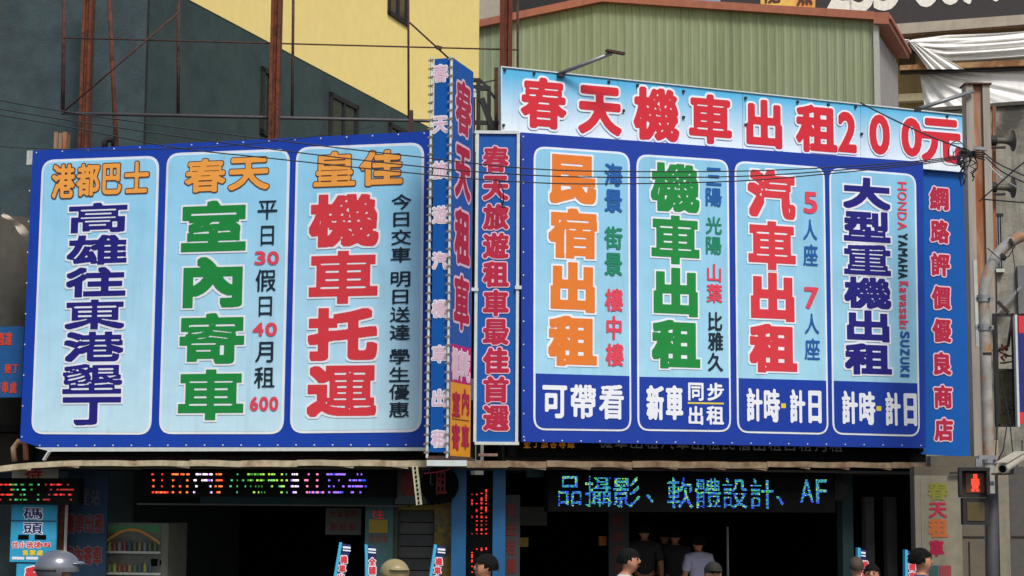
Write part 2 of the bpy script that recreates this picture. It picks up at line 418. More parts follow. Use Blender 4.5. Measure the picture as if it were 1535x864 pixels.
# ------------------------------------------------------------------ left billboard
def grommets(F, lines, d, r=.012):
    mb = MB()
    for (x0, y0, x1, y1, n) in lines:
        for i in range(n):
            t = i/(n-1); p = F.px(x0+(x1-x0)*t, y0+(y1-y0)*t, d)
            vs = [(p.x+r*math.cos(k*math.pi/3), d-.006, p.z+r*math.sin(k*math.pi/3)) for k in range(6)]
            mb.add(vs, [(0, 1, 2, 3, 4, 5)])
    return mb
def info_panel(T, F, cs, rad, bw, d, mats, label, split=None, mat_low=None):
    """white-edged rounded panel; returns the panel object"""
    o_pts = rrect(F, cs, d, rad); i_pts = shrink(o_pts, bw)
    ring = MB().prism(o_pts, d, d+.004)
    pn = T.part('panel', ring, mats[0], label=label)
    fld = MB().prism(i_pts, d-.003, d)
    T.part('panel_field', fld, mats[1], parent=pn)
    if split:
        a_, b_ = F.px(cs[3][0], split[0], d), F.px(cs[2][0], split[1], d)
        low = [p for p in i_pts if p.y < min(a_.z, b_.z)-.02]
        xs = [p.x for p in i_pts]; xl = min(p.x for p in low); xr = max(p.x for p in low)
        low = [p for p in low]
        pts = [Vector((xl, a_.z)), Vector((xr, b_.z))] + low
        T.part('footer_field', MB().prism(pts, d-.006, d-.003), mat_low, parent=pn)
    return pn
T = Thing(FL, 'billboard', 'wide blue rental billboard left of the corner with three pale blue panels and orange headings', 'billboard', tuple(FL.px(340, 672)), group='billboards over the shop')
bd = pquad(FL, [(49, 226), (641, 197), (641, 670), (60, 671), (30, 661)], 0, .14)
T.part('board_face', bd, M_BLUE)
fr = MB(); pquad(FL, [(52, 671), (641, 671), (641, 676), (75, 677)], .0, .1, fr)
T.part('bottom_rail', fr, M_ALU)
T.part('grommets', grommets(FL, [(60, 668, 636, 667, 22), (55, 229, 636, 200, 16), (46, 240, 33, 655, 10)], -.002), M_ALU, kind='stuff')
L1 = [(63, 240), (239, 233.5), (226.5, 652), (46.5, 651)]
L2 = [(250, 230), (435, 223), (425, 651), (238, 651)]
L3 = [(444, 221), (636, 213.5), (632, 648), (434.5, 650)]
def lettering(T, pn, F, cells, mats, rb, ro, d=-.016, label=None, **k):
    return T.part('lettering', letters(F, cells, rb, ro, d, **k), mats, parent=pn, label=label)
pm = (M_WHITE, M_LITE)
p = info_panel(T, FL, L1, .19, .035, -.006, pm, 'leftmost panel with navy characters under an orange heading')
lettering(T, p, FL, row_cells([('港', 78, 112, 247, 297), ('都', 115, 149, 246, 294), ('巴', 153, 183, 245, 292), ('士', 187, 223, 242, 290)]), [I_BROWN, I_OR2], .035, .035, label='orange heading with a brown outline')
lettering(T, p, FL, col_cells('高雄往東港墾丁', 147.5, 305, 136.5, 638, 88, 43), [I_WHITE, I_NAVY], .056, .06, N=170, square=True, gap=.03, label='column of seven navy characters')
p = info_panel(T, FL, L2, .19, .035, -.006, pm, 'middle panel with four big green characters and prices')
lettering(T, p, FL, row_cells([('春', 278, 338, 239, 288), ('天', 343, 403, 236, 286)]), [I_BROWN, I_OR2], .045, .03, N=80, label='orange heading with a brown outline')
lettering(T, p, FL, col_cells('室內寄車', 321, 303, 315.5, 628, 95, 72), [I_WHITE, I_GREEN], .056, .045, N=170, square=True, gap=.017, label='column of four green characters')
lettering(T, p, FL, row_cells([('平', 386, 416, 300, 330), ('日', 388, 414, 338, 369), ('假', 383, 414, 404, 437), ('日', 385, 411, 444, 475), ('月', 381, 411, 512, 544), ('租', 381, 412, 550, 582)]), [I_BLACK, I_BLACK], .022, 0, N=48, label='small black characters')
lettering(T, p, FL, row_cells([('3', 382, 398, 377, 397), ('0', 401, 418, 377, 397), ('4', 379, 395, 484, 504), ('0', 398, 415, 484, 504), ('6', 375, 387, 595, 616), ('0', 389, 402, 595, 616), ('0', 404, 417, 595, 616)]), [I_SRED, I_SRED], .06, 0, N=40, label='red prices')
p = info_panel(T, FL, L3, .19, .035, -.006, pm, 'right panel with four big red characters and a black side column')
lettering(T, p, FL, row_cells([('皇', 470, 533, 228, 279), ('佳', 540, 603, 226, 278)]), [I_BROWN, I_OR2], .045, .03, N=80, label='orange heading with a brown outline')
lettering(T, p, FL, col_cells('機車托運', 516, 293, 512, 624, 100, 75), [I_WHITE, I_RED], .056, .045, N=170, square=True, gap=.017, label='column of four red characters')
lettering(T, p, FL, col_cells('今日交車 明日送達 學生優惠', 602, 291, 598, 626, 31, 23.5), [I_BLACK, I_BLACK], .03, 0, N=44, label='column of small black characters')

# ------------------------------------------------------------------ right billboard
T = Thing(FR, 'billboard', 'wide blue rental billboard right of the corner with four pale blue panels and navy footers', 'billboard', tuple(FR.px(1080, 670)), group='billboards over the shop')
T.part('board_face', pquad(FR, [(781, 198.5), (1384, 243), (1388, 672), (782, 662.5)], 0, .12), M_NAVY)
T.part('grommets', grommets(FR, [(784, 205, 785, 655, 14), (786, 660, 1380, 668, 22)], -.002, .011), M_ALU, kind='stuff')
pm2 = (M_WHITE, M_LITE2)
def RP(cs, sp, lab): return info_panel(T, FR, cs, .17, .028, -.006, pm2, lab, split=sp, mat_low=M_NAVY)
p = RP([(800, 219), (944, 229), (946.5, 647), (799.5, 645)], (560, 564), 'first panel from the left with orange characters')
lettering(T, p, FR, col_cells('民宿出租', 859, 234, 858.5, 547, 69, 71), [I_WHITE, I_ORANGE], .056, .04, N=170, square=True, gap=.017, label='column of four orange characters')
lettering(T, p, FR, row_cells([('海', 906, 933, 245, 279), ('景', 906, 933, 284, 319)]), [I_BLUE]*2, .04, 0, N=44, label='blue characters')
lettering(T, p, FR, row_cells([('街', 906, 933, 340, 374), ('景', 906, 933, 379, 414)]), [I_SGREEN]*2, .04, 0, N=44, label='sea green characters')
lettering(T, p, FR, row_cells([('樓', 907, 934, 433, 467), ('中', 908, 933, 474, 509), ('樓', 908, 935, 515, 549)]), [I_SRED]*2, .04, 0, N=44, label='red characters')
lettering(T, p, FR, row_cells([('可', 813, 850, 577, 628), ('帶', 855, 893, 577, 628), ('看', 898, 935, 577, 629)]), [I_WHITE]*2, .034, 0, N=60, label='white footer characters')
p = RP([(954, 231), (1092, 240), (1096, 648), (955.5, 646)], (565, 567), 'second panel from the left with green characters')
lettering(T, p, FR, col_cells('機車出租', 1012, 247, 1013.5, 551, 69, 69), [I_WHITE, I_GREEN], .056, .04, N=170, square=True, gap=.017, label='column of four green characters')
lettering(T, p, FR, row_cells([('三', 1058, 1082, 250, 280), ('陽', 1058, 1082, 282, 310)]), [I_BLUE]*2, .035, 0, N=44, label='blue characters')
lettering(T, p, FR, row_cells([('光', 1058, 1082, 325, 351), ('陽', 1058, 1082, 355, 382)]), [I_SGREEN]*2, .035, 0, N=44, label='sea green characters')
lettering(T, p, FR, row_cells([('山', 1059, 1082, 396, 423), ('葉', 1059, 1083, 426, 454)]), [I_SRED]*2, .035, 0, N=44, label='red characters')
lettering(T, p, FR, row_cells([('比', 1061, 1083, 468, 496), ('雅', 1061, 1084, 498, 526), ('久', 1061, 1084, 529, 557)]), [I_BLACK]*2, .035, 0, N=44, label='black characters')
lettering(T, p, FR, row_cells([('新', 969, 995, 578, 630), ('車', 998, 1024, 578, 630), ('同', 1031, 1055, 574, 601), ('步', 1060, 1085, 574, 601), ('出', 1031, 1055, 609, 637), ('租', 1059, 1085, 609, 637)]), [I_WHITE]*2, .04, 0, N=50, label='white footer characters')
T.part('lettering', pquad(FR, [(1031, 603), (1085, 604), (1085, 606.5), (1031, 605.5)], -.015, -.009), I_YEL, parent=p, label='yellow rule between two footer words')
for (cs, sp, lab, txt, x0, y0, x1, y1, hg, inkc) in [
        ([(1101, 241), (1236, 251), (1242, 652), (1105, 649)], (567, 571), 'third panel from the left with red characters', '汽車出租', 1156, 257, 1159.5, 557, 69, I_RED),
        ([(1243, 251.5), (1373, 261.5), (1379, 655), (1248, 651.5)], (571, 575), 'fourth panel from the left with navy characters', '大型重機出租', 1299, 268, 1302, 561, 44.5, I_NAVY)]:
    p = RP(cs, sp, lab)
    lettering(T, p, FR, col_cells(txt, x0, y0, x1, y1, 68, hg), [I_WHITE, inkc], .056, .04 if hg > 50 else .06, N=170, square=True, gap=.017, label='main column of characters')
    dx = cs[3][0]-1105; dy = dx*.028
    if inkc is I_RED:
        lettering(T, p, FR, row_cells([('5', 1205, 1225, 288, 320)]), [I_SRED]*2, .05, 0, N=50, label='red digit 5')
        lettering(T, p, FR, row_cells([('7', 1206, 1227, 431, 463)]), [I_SRED]*2, .05, 0, N=50, label='red digit 7')
        lettering(T, p, FR, row_cells([('人', 1204, 1225, 329, 360), ('座', 1204, 1226, 366, 399), ('人', 1206, 1228, 470, 501), ('座', 1206, 1229, 507, 540)]), [I_BLUE]*2, .025, 0, N=44, label='blue characters')
    else:
        def vtxt(t, xa, ya, yb, ic, lab, rb):
            ws = [1.25 if c in 'MWw' else (.35 if c in 'iI' else 1.0) for c in t]; tot = sum(ws)+.22*(len(t)-1); u = (yb-ya)/tot; y = ya; cells = []
            for c, w_ in zip(t, ws):
                hh = 10.2 if c in 'wasi' else 13.5
                cells.append((c, xa-(13.5-hh)/2 if c in 'wasi' else xa, y+w_*u/2, hh, w_*u)); y += (w_+.22)*u
            T.part('lettering', letters(FR, cells, rb, 0, -.016, N=36, rot=1), [ic]*2, parent=p, label=lab)
        vtxt('HONDA', 1352.5, 273, 345, I_SRED, 'red sideways lettering', .035)
        vtxt('YAMAHA', 1353.5, 350, 418, I_BLACK, 'black sideways lettering', .05)
        vtxt('Kawasaki', 1355, 422, 493, I_SRED, 'red sideways lettering in small letters', .06)
        vtxt('SUZUKI', 1356.5, 497, 565, I_BLUE, 'blue sideways lettering', .06)
    lettering(T, p, FR, row_cells([(c, 1119+dx+a_, 1119+dx+b_, 582+dy+t_, 632+dy+t_*1.2) for c, a_, b_, t_ in (('計', 0, 24, 0), ('時', 26, 50, 1), ('計', 65, 88, 2), ('日', 91, 114, 3))]), [I_WHITE]*2, .036, 0, N=56, label='white footer characters')
    T.part('lettering', pbox(FR, 1171+dx, 605+dy, 1178+dx, 612+dy, -.015, -.009), I_YEL, parent=p, label='small yellow square dot')

# right-hand extension and the top sign
T = Thing(FR, 'vertical_sign', 'tall cobalt blue sign at the right end with seven dark red characters', 'sign', tuple(FR.px(1425, 684, .2)))
fc = T.part('sign_face', pquad(FR, [(1378, 240), (1455, 250), (1467, 686), (1380, 681)], .2, .27), M_CYB)
T.part('lettering', letters(FR, col_cells('網路評價優良商店', 1407.5, 281, 1415, 661, 27.5, 33.5), .055, .06, .19, N=56), [I_LPINK, I_DRED], parent=fc)
T.part('edge_strip', pquad(FR, [(1455, 250), (1458, 250), (1469, 686), (1467, 686)], .18, .3), M_ALU)
T = Thing(FR, 'banner_sign', 'long pale sky blue banner across the top right with red rounded characters and 200', 'sign', tuple(FR.px(1100, 250, .12)))
def seam(x0, x1, y0, y1, y2, y3): return pquad(FR, [(x0, y0), (x1, y1), (x1-.8, y3), (x0, y2)], .12, .17)
def ty(x): return 100.5+(x-752)*.1047
def by(x): return 200+(x-752)*.0843
xs = [752, 926, 1113, 1290, 1453]
for i in range(4):
    x0, x1 = xs[i]+(.5 if i else 0), xs[i+1]
    o = T.part('sheet', pquad(FR, [(x0, ty(x0)), (x1, ty(x1)), (x1, by(x1)), (x0, by(x0))], .12, .17), M_SKYG)
T.part('edge_trim', pquad(FR, [(751, ty(751)-1.4), (1454, ty(1454)-1.4), (1454, ty(1454)+.3), (751, ty(751)+.3)], .1, .19), M_ALU)
T.part('edge_trim', pquad(FR, [(751, ty(751)+.3), (752.6, ty(752)+.3), (752.6, by(752)), (751, by(751))], .1, .19), M_ALU)
T.part('lettering', letters(FR, row_cells([('春', 782, 848, 118, 192), ('天', 868, 931, 129, 203), ('機', 951, 1017, 133, 210), ('車', 1034, 1096, 143, 215), ('出', 1117, 1174, 151, 221), ('租', 1194, 1254, 159, 228),
     ('2', 1257, 1283, 169, 228), ('0', 1304, 1333, 173, 231), ('0', 1352, 1381, 178, 234), ('元', 1382, 1440, 178, 245)]), .05, .042, .108, N=120), [I_WHITE, I_TRED])
bo = MB()
for x, y in [(757, 105), (755, 188), (801, 110), (913, 123), (956, 128), (1025, 137), (935, 166), (1025, 176), (1118, 147), (1196, 153), (1242, 157), (1283, 160), (1292, 201), (1118, 187), (1420, 175), (1452, 185)]:
    q = FR.px(x, y, .1); bo.box(q.x-.016, q.x+.016, .09, .12, q.z-.016, q.z+.016)
T.part('bolts', bo, M_BLACKM, kind='stuff')

# ------------------------------------------------------------------ small framed vertical sign
T = Thing(FC, 'vertical_sign', 'narrow white-framed blue sign with ten red characters beside the corner sign', 'sign', tuple(FC.px(745, 667)))
fc = T.part('sign_face', pbox(FC, 715, 200, 775, 663, .02, .06), M_CYB)
for q in ((711.5, 196, 778, 200.5), (711.5, 662.5, 778, 667)): T.part('frame_bar', pbox(FC, *q, -.01, .1), M_ALU)
for q in ((711.5, 200.5, 716, 662.5), (773.5, 200.5, 778, 662.5)): T.part('frame_bar', pbox(FC, *q, -.008, .098), M_ALU)
T.part('lettering', letters(FC, col_cells('春天旅遊租車最佳首選', 743, 220, 743.5, 646, 38, 38), .055, .045, .012, N=64), [I_LPINK, I_DRED], parent=fc)
for y in (434, 431): T.part('clip', pbox(FC, 702 if y == 434 else 772, y-2.5, 717 if y == 434 else 782, y+2.5, -.03, -.012), M_ALU)

# ------------------------------------------------------------------ projecting corner sign
T = Thing(FP, 'projecting_sign', 'tall narrow corner sign laced onto a tube frame, blue front with nine pale characters', 'sign', tuple(FP.px(660, 684)))
W_ = FP.px(676, 400).x-FP.px(644.5, 400).x
xr = FP.px(676, 400).x; xl = xr-W_; zt = FP.px(660, 88).z; zb = FP.px(660, 683).z; DD = .80
ff = T.part('front_face', MB().box(xl+.03, xr-.03, 0, .02, zb+.04, zt), M_CYB)
T.part('lettering', letters(FP, [(c, 660.3-.0035*(y-110), y, 22, 25) for c, y in zip('春天旅遊汽機車出租', (110, 187, 255, 322, 391, 463, 531, 597, 658))], .03, .065, -.006, N=64), [I_WHITE, I_LPINK], parent=ff, label='pale pink characters with white outlines')
ff2 = T.part('side_face', MB().box(xr-.012, xr, .03, DD, zb+.02, zt+.0), M_CYB)
xx = xr+.0
def zpx(y, dy=0.4): return FP.px(690, y, dy).z
def side_box(y0, y1, a_, b_, mt, off, name='printed_band'):
    return T.part(name, MB().box(xr, xr+off, a_, b_, zpx(y1), zpx(y0)), mt, parent=ff2)
side_box(519, 575, .03, DD, I_MAG, .003); side_box(575.2, 686, .03, DD, I_GOLD, .003)
def side_letters(items, mats, rb, ro, base_off, N=60):
    mb = MB()
    for ch, ya, yb, y0, y1 in items:
        Wc, Hc = yb-ya, zpx(y0)-zpx(y1); asp = round(Wc/Hc, 1) or .1
        fi, ou = glyph_polys(ch, asp, 1.0, rb, ro, N)
        m2 = MB(); put_polys(m2, ou, (ya+yb)/2, (zpx(y0)+zpx(y1))/2, 0, 0, 0, Wc/asp, Hc); k = len(m2.v)
        put_polys(m2, fi, (ya+yb)/2, (zpx(y0)+zpx(y1))/2, 0, 1, 0, Wc/asp, Hc)
        vs = [(xr+base_off+(.003 if i >= k else 0), v[0], v[2]) for i, v in enumerate(m2.v)]
        b0 = len(mb.v); mb.v += vs; mb.f += [tuple(i+b0 for i in f) for f in m2.f]; mb.m += m2.m
    return T.part('lettering', mb, mats, parent=ff2)
side_letters([('春', .12, .70, 124, 202), ('天', .12, .70, 220, 300), ('租', .12, .70, 316, 396), ('車', .12, .70, 414, 494)], [I_LPINK, I_DRED], .05, .05, .003, 80)
side_letters([('機', .06, .30, 524, 570), ('車', .31, .52, 524, 570), ('吃', .53, .76, 524, 570)], [I_WHITE, I_LPINK], .04, .03, .006, 40)
side_letters([('室', .08, .38, 588, 626), ('內', .44, .74, 582, 622), ('寄', .08, .38, 636, 676), ('車', .44, .74, 636, 674)], [I_DIMRED, I_DRED], .05, 0, .006, 44)
T.part('printed_band', MB().box(xr+.003, xr+.008, .08, .74, zpx(630), zpx(629)), I_DIMRED, parent=ff2)
for xq in (xl-.005, xr-.02):
    T.part('corner_tube', MB().tube([(xq, -.012, zb-.03), (xq, -.012, zt+.02)], .018, 8), M_ALU)
lc = MB(); n = 46
for xq, q in ((xl-.005, 1), (xr-.02, 1)):
    for i in range(n):
        z = zb+.04+(zt-zb-.06)*i/(n-1)
        lc.bar((xq-.034, -.032, z-.008), (xq+.034, -.032, z+.008), .011, .02)
T.part('lacing', lc, mat('rope', S(140, 124, 108), rough=.9), kind='stuff')
T.part('back_frame', MB().box(xr-.05, xr-.0125, DD+.001, DD+.04, zb, zt), M_ALU)
T.part('bottom_rail', MB().box(xl-.02, xr+.03, -.02, DD, zb-.05, zb-.005), M_RUSTD)

# steel bracket frame behind the corner sign
T = Thing(W0, 'steel_frame', 'black steel bracket frame behind the top of the corner sign', 'frame', P(722, 480, 23.2))
Yk = 23.3
def WP(x, y, Y=Yk): return P(x, y, Y)
for a_, b_, w_ in (((717, 118), (717, 690), .055), ((733, 130), (733, 200), .05), ((709, 145), (709, 688), .06)):
    T.part('post', MB().bar(WP(*a_), WP(*b_), w_), M_BLACKM)
for a_, b_, w_ in (((704, 120), (718, 121), .05), ((704, 131), (734, 133), .06), ((706, 184), (752, 185), .05), ((722, 148), (741, 200), .075), ((717, 118), (735, 134), .03), ((735, 138), (742, 148), .03), ((720, 125), (744, 120), .015)):
    T.part('brace', MB().bar(WP(*a_), WP(*b_), w_), M_BLACKM)
T.part('insulators', MB().tube([WP(711, 134), WP(711, 138)], .035).tube([WP(711, 141), WP(711, 147)], .04), M_ALU)
single(W0, 'rusty_post', MB().bar(WP(744, 102, 23.6), WP(744, 250, 23.6), .055), M_RUSTD, 'thin rusty angle post just left of the top banner', 'post')
single(W0, 'cover_plate', MB().bar(WP(706.5, 160, 22.95), WP(706.5, 200, 22.95), .05, .02), M_ALU, 'small white plate high on the frame behind the corner sign', 'plate')
single(W0, 'cover_plate', MB().bar(WP(708, 568, 22.95), WP(708, 600, 22.95), .07, .02), M_ALU, 'small white plate low on the frame behind the corner sign', 'plate')

# ------------------------------------------------------------------ canopy under the billboards
def canopy(F, x0, x1, step, yfn, d0, label, seed, msheet):
    rnd = random.Random(seed)
    T = Thing(F, 'shop_canopy', label, 'canopy', tuple(F.px((x0+x1)/2, 692, d0)), group='canopies over the shop front')
    x = x0
    while x < x1-4:
        xe = min(x1, x+step*rnd.uniform(.9, 1.1)); ys, ye = yfn(x)+rnd.uniform(-.5, .5), yfn(xe)+rnd.uniform(-.3, 1.4)
        a_, b_ = F.px(x, ys, d0), F.px(xe+2, ye, d0); h = rnd.uniform(.070, .082); dd = rnd.uniform(0, .02)
        mb = MB()
        N_ = 8
        for i in range(N_):                       # wavy folded lip
            t0, t1 = i/N_, (i+1)/N_
            X0, X1 = a_.x+(b_.x-a_.x)*t0, a_.x+(b_.x-a_.x)*t1; Z0, Z1 = a_.z+(b_.z-a_.z)*t0, a_.z+(b_.z-a_.z)*t1
            w0, w1 = .003*math.sin(X0*9), .003*math.sin(X1*9)
            yy = d0+dd
            vs = [(X0, yy, Z0+w0), (X1, yy, Z1+w1), (X1, yy-.012, Z1-h+w1), (X0, yy-.012, Z0-h+w0), (X0, yy+1.25, Z0-.01), (X1, yy+1.25, Z1-.01), (X1, yy+.012, Z1-h), (X0, yy+.012, Z0-h)]
            mb.add(vs, [(3, 2, 1, 0), (0, 1, 5, 4), (2, 3, 7, 6), (7, 4, 5, 6)])
        if rnd.random() < .7:                     # a torn corner hanging down
            mb.prism([(b_.x-.28, b_.z-h-.0), (b_.x-.02, b_.z-h), (b_.x-.02, b_.z-h-.028)], d0+dd-.004, d0+dd+.004)
        T.part('roof_sheet', mb, msheet)
        x = xe
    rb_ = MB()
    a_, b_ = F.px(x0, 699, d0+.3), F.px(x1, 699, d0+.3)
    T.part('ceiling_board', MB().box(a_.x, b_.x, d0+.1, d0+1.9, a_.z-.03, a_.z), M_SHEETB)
    return T
canopy(FL, -30, 646, 80, lambda x: 690+max(0, (70-x))*.12, -.75, 'long grey tin canopy edge with rust under the left billboard', 3, M_SHEET)
canopy(FR, 692, 1447, 66, lambda x: 690.5+(x-700)*.004, -.75, 'long rusty tin canopy edge under the right billboard', 5, mat('awning_sheet_brown', S(124, 106, 82), rough=.85, var=.28, scale=3, col2=S(88, 62, 44), thr=(.48, .64), dirt=.5))
# corner piece
q = MB(); a_, b_ = P(640, 690, 21.9), P(700, 690, 21.9)
q.box(a_.x, b_.x, 21.86, 23.2, a_.z-.07, a_.z)
single(W0, 'canopy_corner', q, M_ALU, 'bright metal canopy corner plate below the projecting corner sign', 'canopy')
# sill boards between canopy and billboards
def sill(F, x0, x1, label):
    a_, b_ = F.px(x0, 684, .1), F.px(x1, 684, .1)
    single(F, 'sill_wall', MB().box(a_.x, b_.x, .3, .5, a_.z-.2, a_.z+3.4), M_DARK, label, 'wall')
sill(FL, 62, 650, 'dark backing wall behind the left billboard'); sill(FR, 760, 1400, 'dark backing wall behind the right billboard')
T = Thing(FR, 'hidden_sign', 'old black sign strip peeping out below the right billboard with faded orange and white characters', 'sign', tuple(FR.px(1080, 676, .2)))
fc = T.part('sign_face', pbox(FR, 784, 640, 1384, 673, .16, .2), M_VDARK)
cells = [(c, 790+i*13.2, 664+i*.1, 11, 16) for i, c in enumerate('墾丁旅客專線')]
T.part('lettering', letters(FR, cells, .03, 0, .155, N=30), [I_GOLD]*2, parent=fc, label='orange characters')
cells = [(c, 908+i*23, 663+i*.4, 20, 18) for i, c in enumerate('機車出租汽車出租民宿出租日租月租')]
T.part('lettering', letters(FR, cells, .03, 0, .155, N=30), [mat('ink_grey', S(104, 112, 116))]*2, parent=fc, label='grey characters')
# bamboo-like bent pipes under the left corner
single(FL, 'bent_pipe', MB().tube([FL.px(22, 692, .2), FL.px(20, 672, .2), FL.px(28, 662, .2), FL.px(38, 664, .2), FL.px(39, 690, .2)], .04, 10), M_RUSTP, 'bent rusty pipe end under the left corner of the left billboard', 'pipe', smooth=True)
single(FL, 'bracket', MB().bar(FL.px(66, 690, -.05), FL.px(74, 677, -.05), .07, .02), M_ALU, 'small pale bracket under the left billboard corner', 'bracket')
single(FC, 'timber_block', pbox(FC, 717, 680, 746, 684, -.1, .1), mat('old_batten', S(118, 100, 84), var=.3), 'short weathered batten lying under the narrow framed sign', 'batten')

# ------------------------------------------------------------------ shop front
T = Thing(W0, 'shop_building', 'dark open shop front beneath the billboards', 'building', (0, 24.2, 0))
def wallbox(F, x0, x1, d0, d1, z0, z1): 
    a_, b_ = F.px(x0, 800, d0), F.px(x1, 800, d0); mb = MB(); c = [F.world((a_.x, d0, 0)), F.world((b_.x, d0, 0)), F.world((b_.x, d1, 0)), F.world((a_.x, d1, 0))]
    vs = [(v.x, v.y, z) for z in (z0, z1) for v in c]
    return mb.add(vs, [(3, 2, 1, 0), (4, 5, 6, 7), (0, 1, 5, 4), (1, 2, 6, 5), (2, 3, 7, 6), (3, 0, 4, 7)])
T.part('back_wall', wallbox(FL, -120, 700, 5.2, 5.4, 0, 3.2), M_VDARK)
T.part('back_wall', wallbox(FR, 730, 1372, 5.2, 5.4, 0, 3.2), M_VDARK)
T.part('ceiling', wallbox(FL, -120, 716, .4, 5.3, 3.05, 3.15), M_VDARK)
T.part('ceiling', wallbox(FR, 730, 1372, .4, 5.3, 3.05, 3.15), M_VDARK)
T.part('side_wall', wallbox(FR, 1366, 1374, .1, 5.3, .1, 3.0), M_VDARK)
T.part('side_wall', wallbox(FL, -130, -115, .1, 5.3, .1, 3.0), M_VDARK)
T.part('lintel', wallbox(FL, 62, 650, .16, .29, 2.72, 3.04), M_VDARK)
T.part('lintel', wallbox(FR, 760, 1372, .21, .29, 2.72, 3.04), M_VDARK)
M_PB = mat('pillar_blue', S(6, 84, 132), rough=.5, var=.08, scale=2, dirt=.2)
for x0, x1, lb in ((676, 698, 'bright blue square pillar left of the vertical red LED sign'), (738, 757, 'bright blue square pillar right of the vertical red LED sign')):
    single(FC, 'pillar', pbox(FC, x0, 702, x1, 1020, -.05, .25), M_PB, lb, 'pillar')

# LED boards
def dots(F, txt, cells, d, rows, mats_fn, dot=.55, sub=None, colsub=None, rb=0, seed=1):
    """dot matrix text: cells (ch,xc,yc,w,h)"""
    mbs = {}; rnd = random.Random(seed)
    for ci, (ch, xc, yc, wd, hg) in enumerate(cells):
        cm = cellmap(ch, 1, 1)
        if cm is None: continue
        T_, k, off = cm; n = rows; mm = max(2, int(round(n*wd/hg)))
        TT = (T_*k+off)*np.array([mm, n])*1.0 + np.array([mm/2-.5, n/2-.5])
        # sample with supersampling
        ss = 3; g = raster(((T_*k+off)*np.array([mm, n])*ss + np.array([mm*ss/2-.5, n*ss/2-.5])), mm*ss, n*ss, 0)
        g = g[:n*ss, :mm*ss].reshape(n, ss, mm, ss).mean((1, 3)) > .42
        p = F.px(xc, yc, d); Wc = F.px(xc+wd/2, yc, d).x-F.px(xc-wd/2, yc, d).x; Hc = F.px(xc, yc-hg/2, d).z-F.px(xc, yc+hg/2, d).z
        for j in range(n):
            if sub and j % sub[0] not in sub[1]: continue
            for i in range(mm):
                if colsub and i % colsub[0] not in colsub[1]: continue
                if not g[j, i]: continue
                if rnd.random() < .06: continue
                X = p.x+(i+.5-mm/2)*Wc/mm; Z = p.z+(j+.5-n/2)*Hc/n; r = Wc/mm*dot; rz = Hc/n*dot*(sub[0]/2.8 if sub else 1)
                rx = r*(1.6 if colsub else 1)
                key = mats_fn(ci, i/mm, j/n, rnd)
                mbs.setdefault(key, MB()).box(X-rx/1, X+rx/1, d-.012, d-.002, Z-rz/1, Z+rz/1)
    return mbs
def led_board(F, box, d, label, txt, cells, rows, fn, mats, **k):
    T = Thing(F, 'led_board', label, 'LED sign', tuple(F.px((box[0]+box[2])/2, box[3], d)), group='LED signs under the canopy')
    hs = T.part('housing', pbox(F, *box, d, d+.16), M_VDARK)
    for key, mb in dots(F, txt, cells, d, rows, fn, **k).items(): T.part('lit_dots', mb, mats[key], parent=hs, kind='stuff')
    return T
ML = dict(g=led('led_green', (.1, .8, .35, 1), .8), c=led('led_cyan', (.05, .5, .7, 1), .8), b=led('led_blue', (.03, .12, 1, 1), .9), y=led('led_lime', (.5, .9, .1, 1), 1.1),
          r=led('led_red', (1, .03, .02, 1), 1.6), o=led('led_orange', (1, .25, .05, 1), 1.4), w=led('led_white', (1, .8, .9, 1), 1.8), p=led('led_pink', (1, .25, .5, 1), 1.5), v=led('led_violet', (.35, .15, 1, 1), 1.5), G=led('led_dim_green', (.05, .4, .05, 1), .8), R=led('led_dim_red', (.5, .02, .02, 1), .8))
cells = row_cells([('品', 835, 873, 714, 759), ('攝', 877, 917, 714, 760), ('影', 919, 959, 715, 761), ('、', 965, 1000, 715, 761), ('軟', 1000, 1039, 716, 762), ('體', 1042, 1080, 717, 762), ('設', 1083, 1120, 717, 762), ('計', 1124, 1159, 718, 763), ('、', 1160, 1195, 718, 763), ('A', 1199, 1219, 719, 754), ('F', 1223, 1239, 719, 755)])
led_board(FR, (822, 706, 1252, 768), -.45, 'wide black LED board with glowing blue green characters under the right canopy', '', cells, 24,
          lambda c, i, j, r: ('b' if r.random() < .28+.25*(j < .5) else ('y' if r.random() < .15 else ('c' if r.random() < .6 else 'g'))), ML, dot=.38)
txts = '往南灣·小琉球·住宿券'
xs = [(224, 253), (257, 284), (289, 320), (322, 334), (343, 369), (371, 398), (402, 433), (436, 448), (455, 486), (488, 518), (522, 550)]
colr = ['r', 'o', 'w', 'o', 'g', 'G', 'y', 'w', 'p', 'v', 'v']
led_board(FL, (212, 702, 590, 745), -.45, 'long black LED board with scrolling red, white, green and violet characters', '', [(c, (a_+b_)/2, 724, b_-a_, 36) for c, (a_, b_) in zip(txts, xs)], 24,
          lambda c, i, j, r: (colr[c] if r.random() < .75 else {'r': 'o', 'o': 'r', 'w': 'v', 'g': 'G', 'G': 'y', 'y': 'g', 'p': 'b', 'v': 'b'}[colr[c]]), ML, dot=.4, sub=(6, (2,)), seed=4)
led_board(FL, (-8, 717, 117, 757), -.5, 'small black LED box with green and red dots at the far left', '', [(c, x, 738, 26, 30) for c, x in zip('東琉往返時刻', (8, 28, 54, 78, 98, 116))][:5], 12,
          lambda c, i, j, r: ('R' if c in (0, 3, 4) else 'G') if r.random() < .7 else ('r' if c in (0, 3, 4) else 'g'), ML, dot=.42, sub=(3, (1,)), seed=6)
led_board(FC, (699, 712, 738, 1000), -.02, 'vertical black LED sign with red characters between the two blue pillars', '', [(c, 720, y, 30, 38) for c, y in zip('機車出租', (751, 789, 826, 864))], 22,
          lambda c, i, j, r: 'r' if r.random() < .6 else 'R', ML, dot=.42, colsub=(4, (1,)), seed=9)

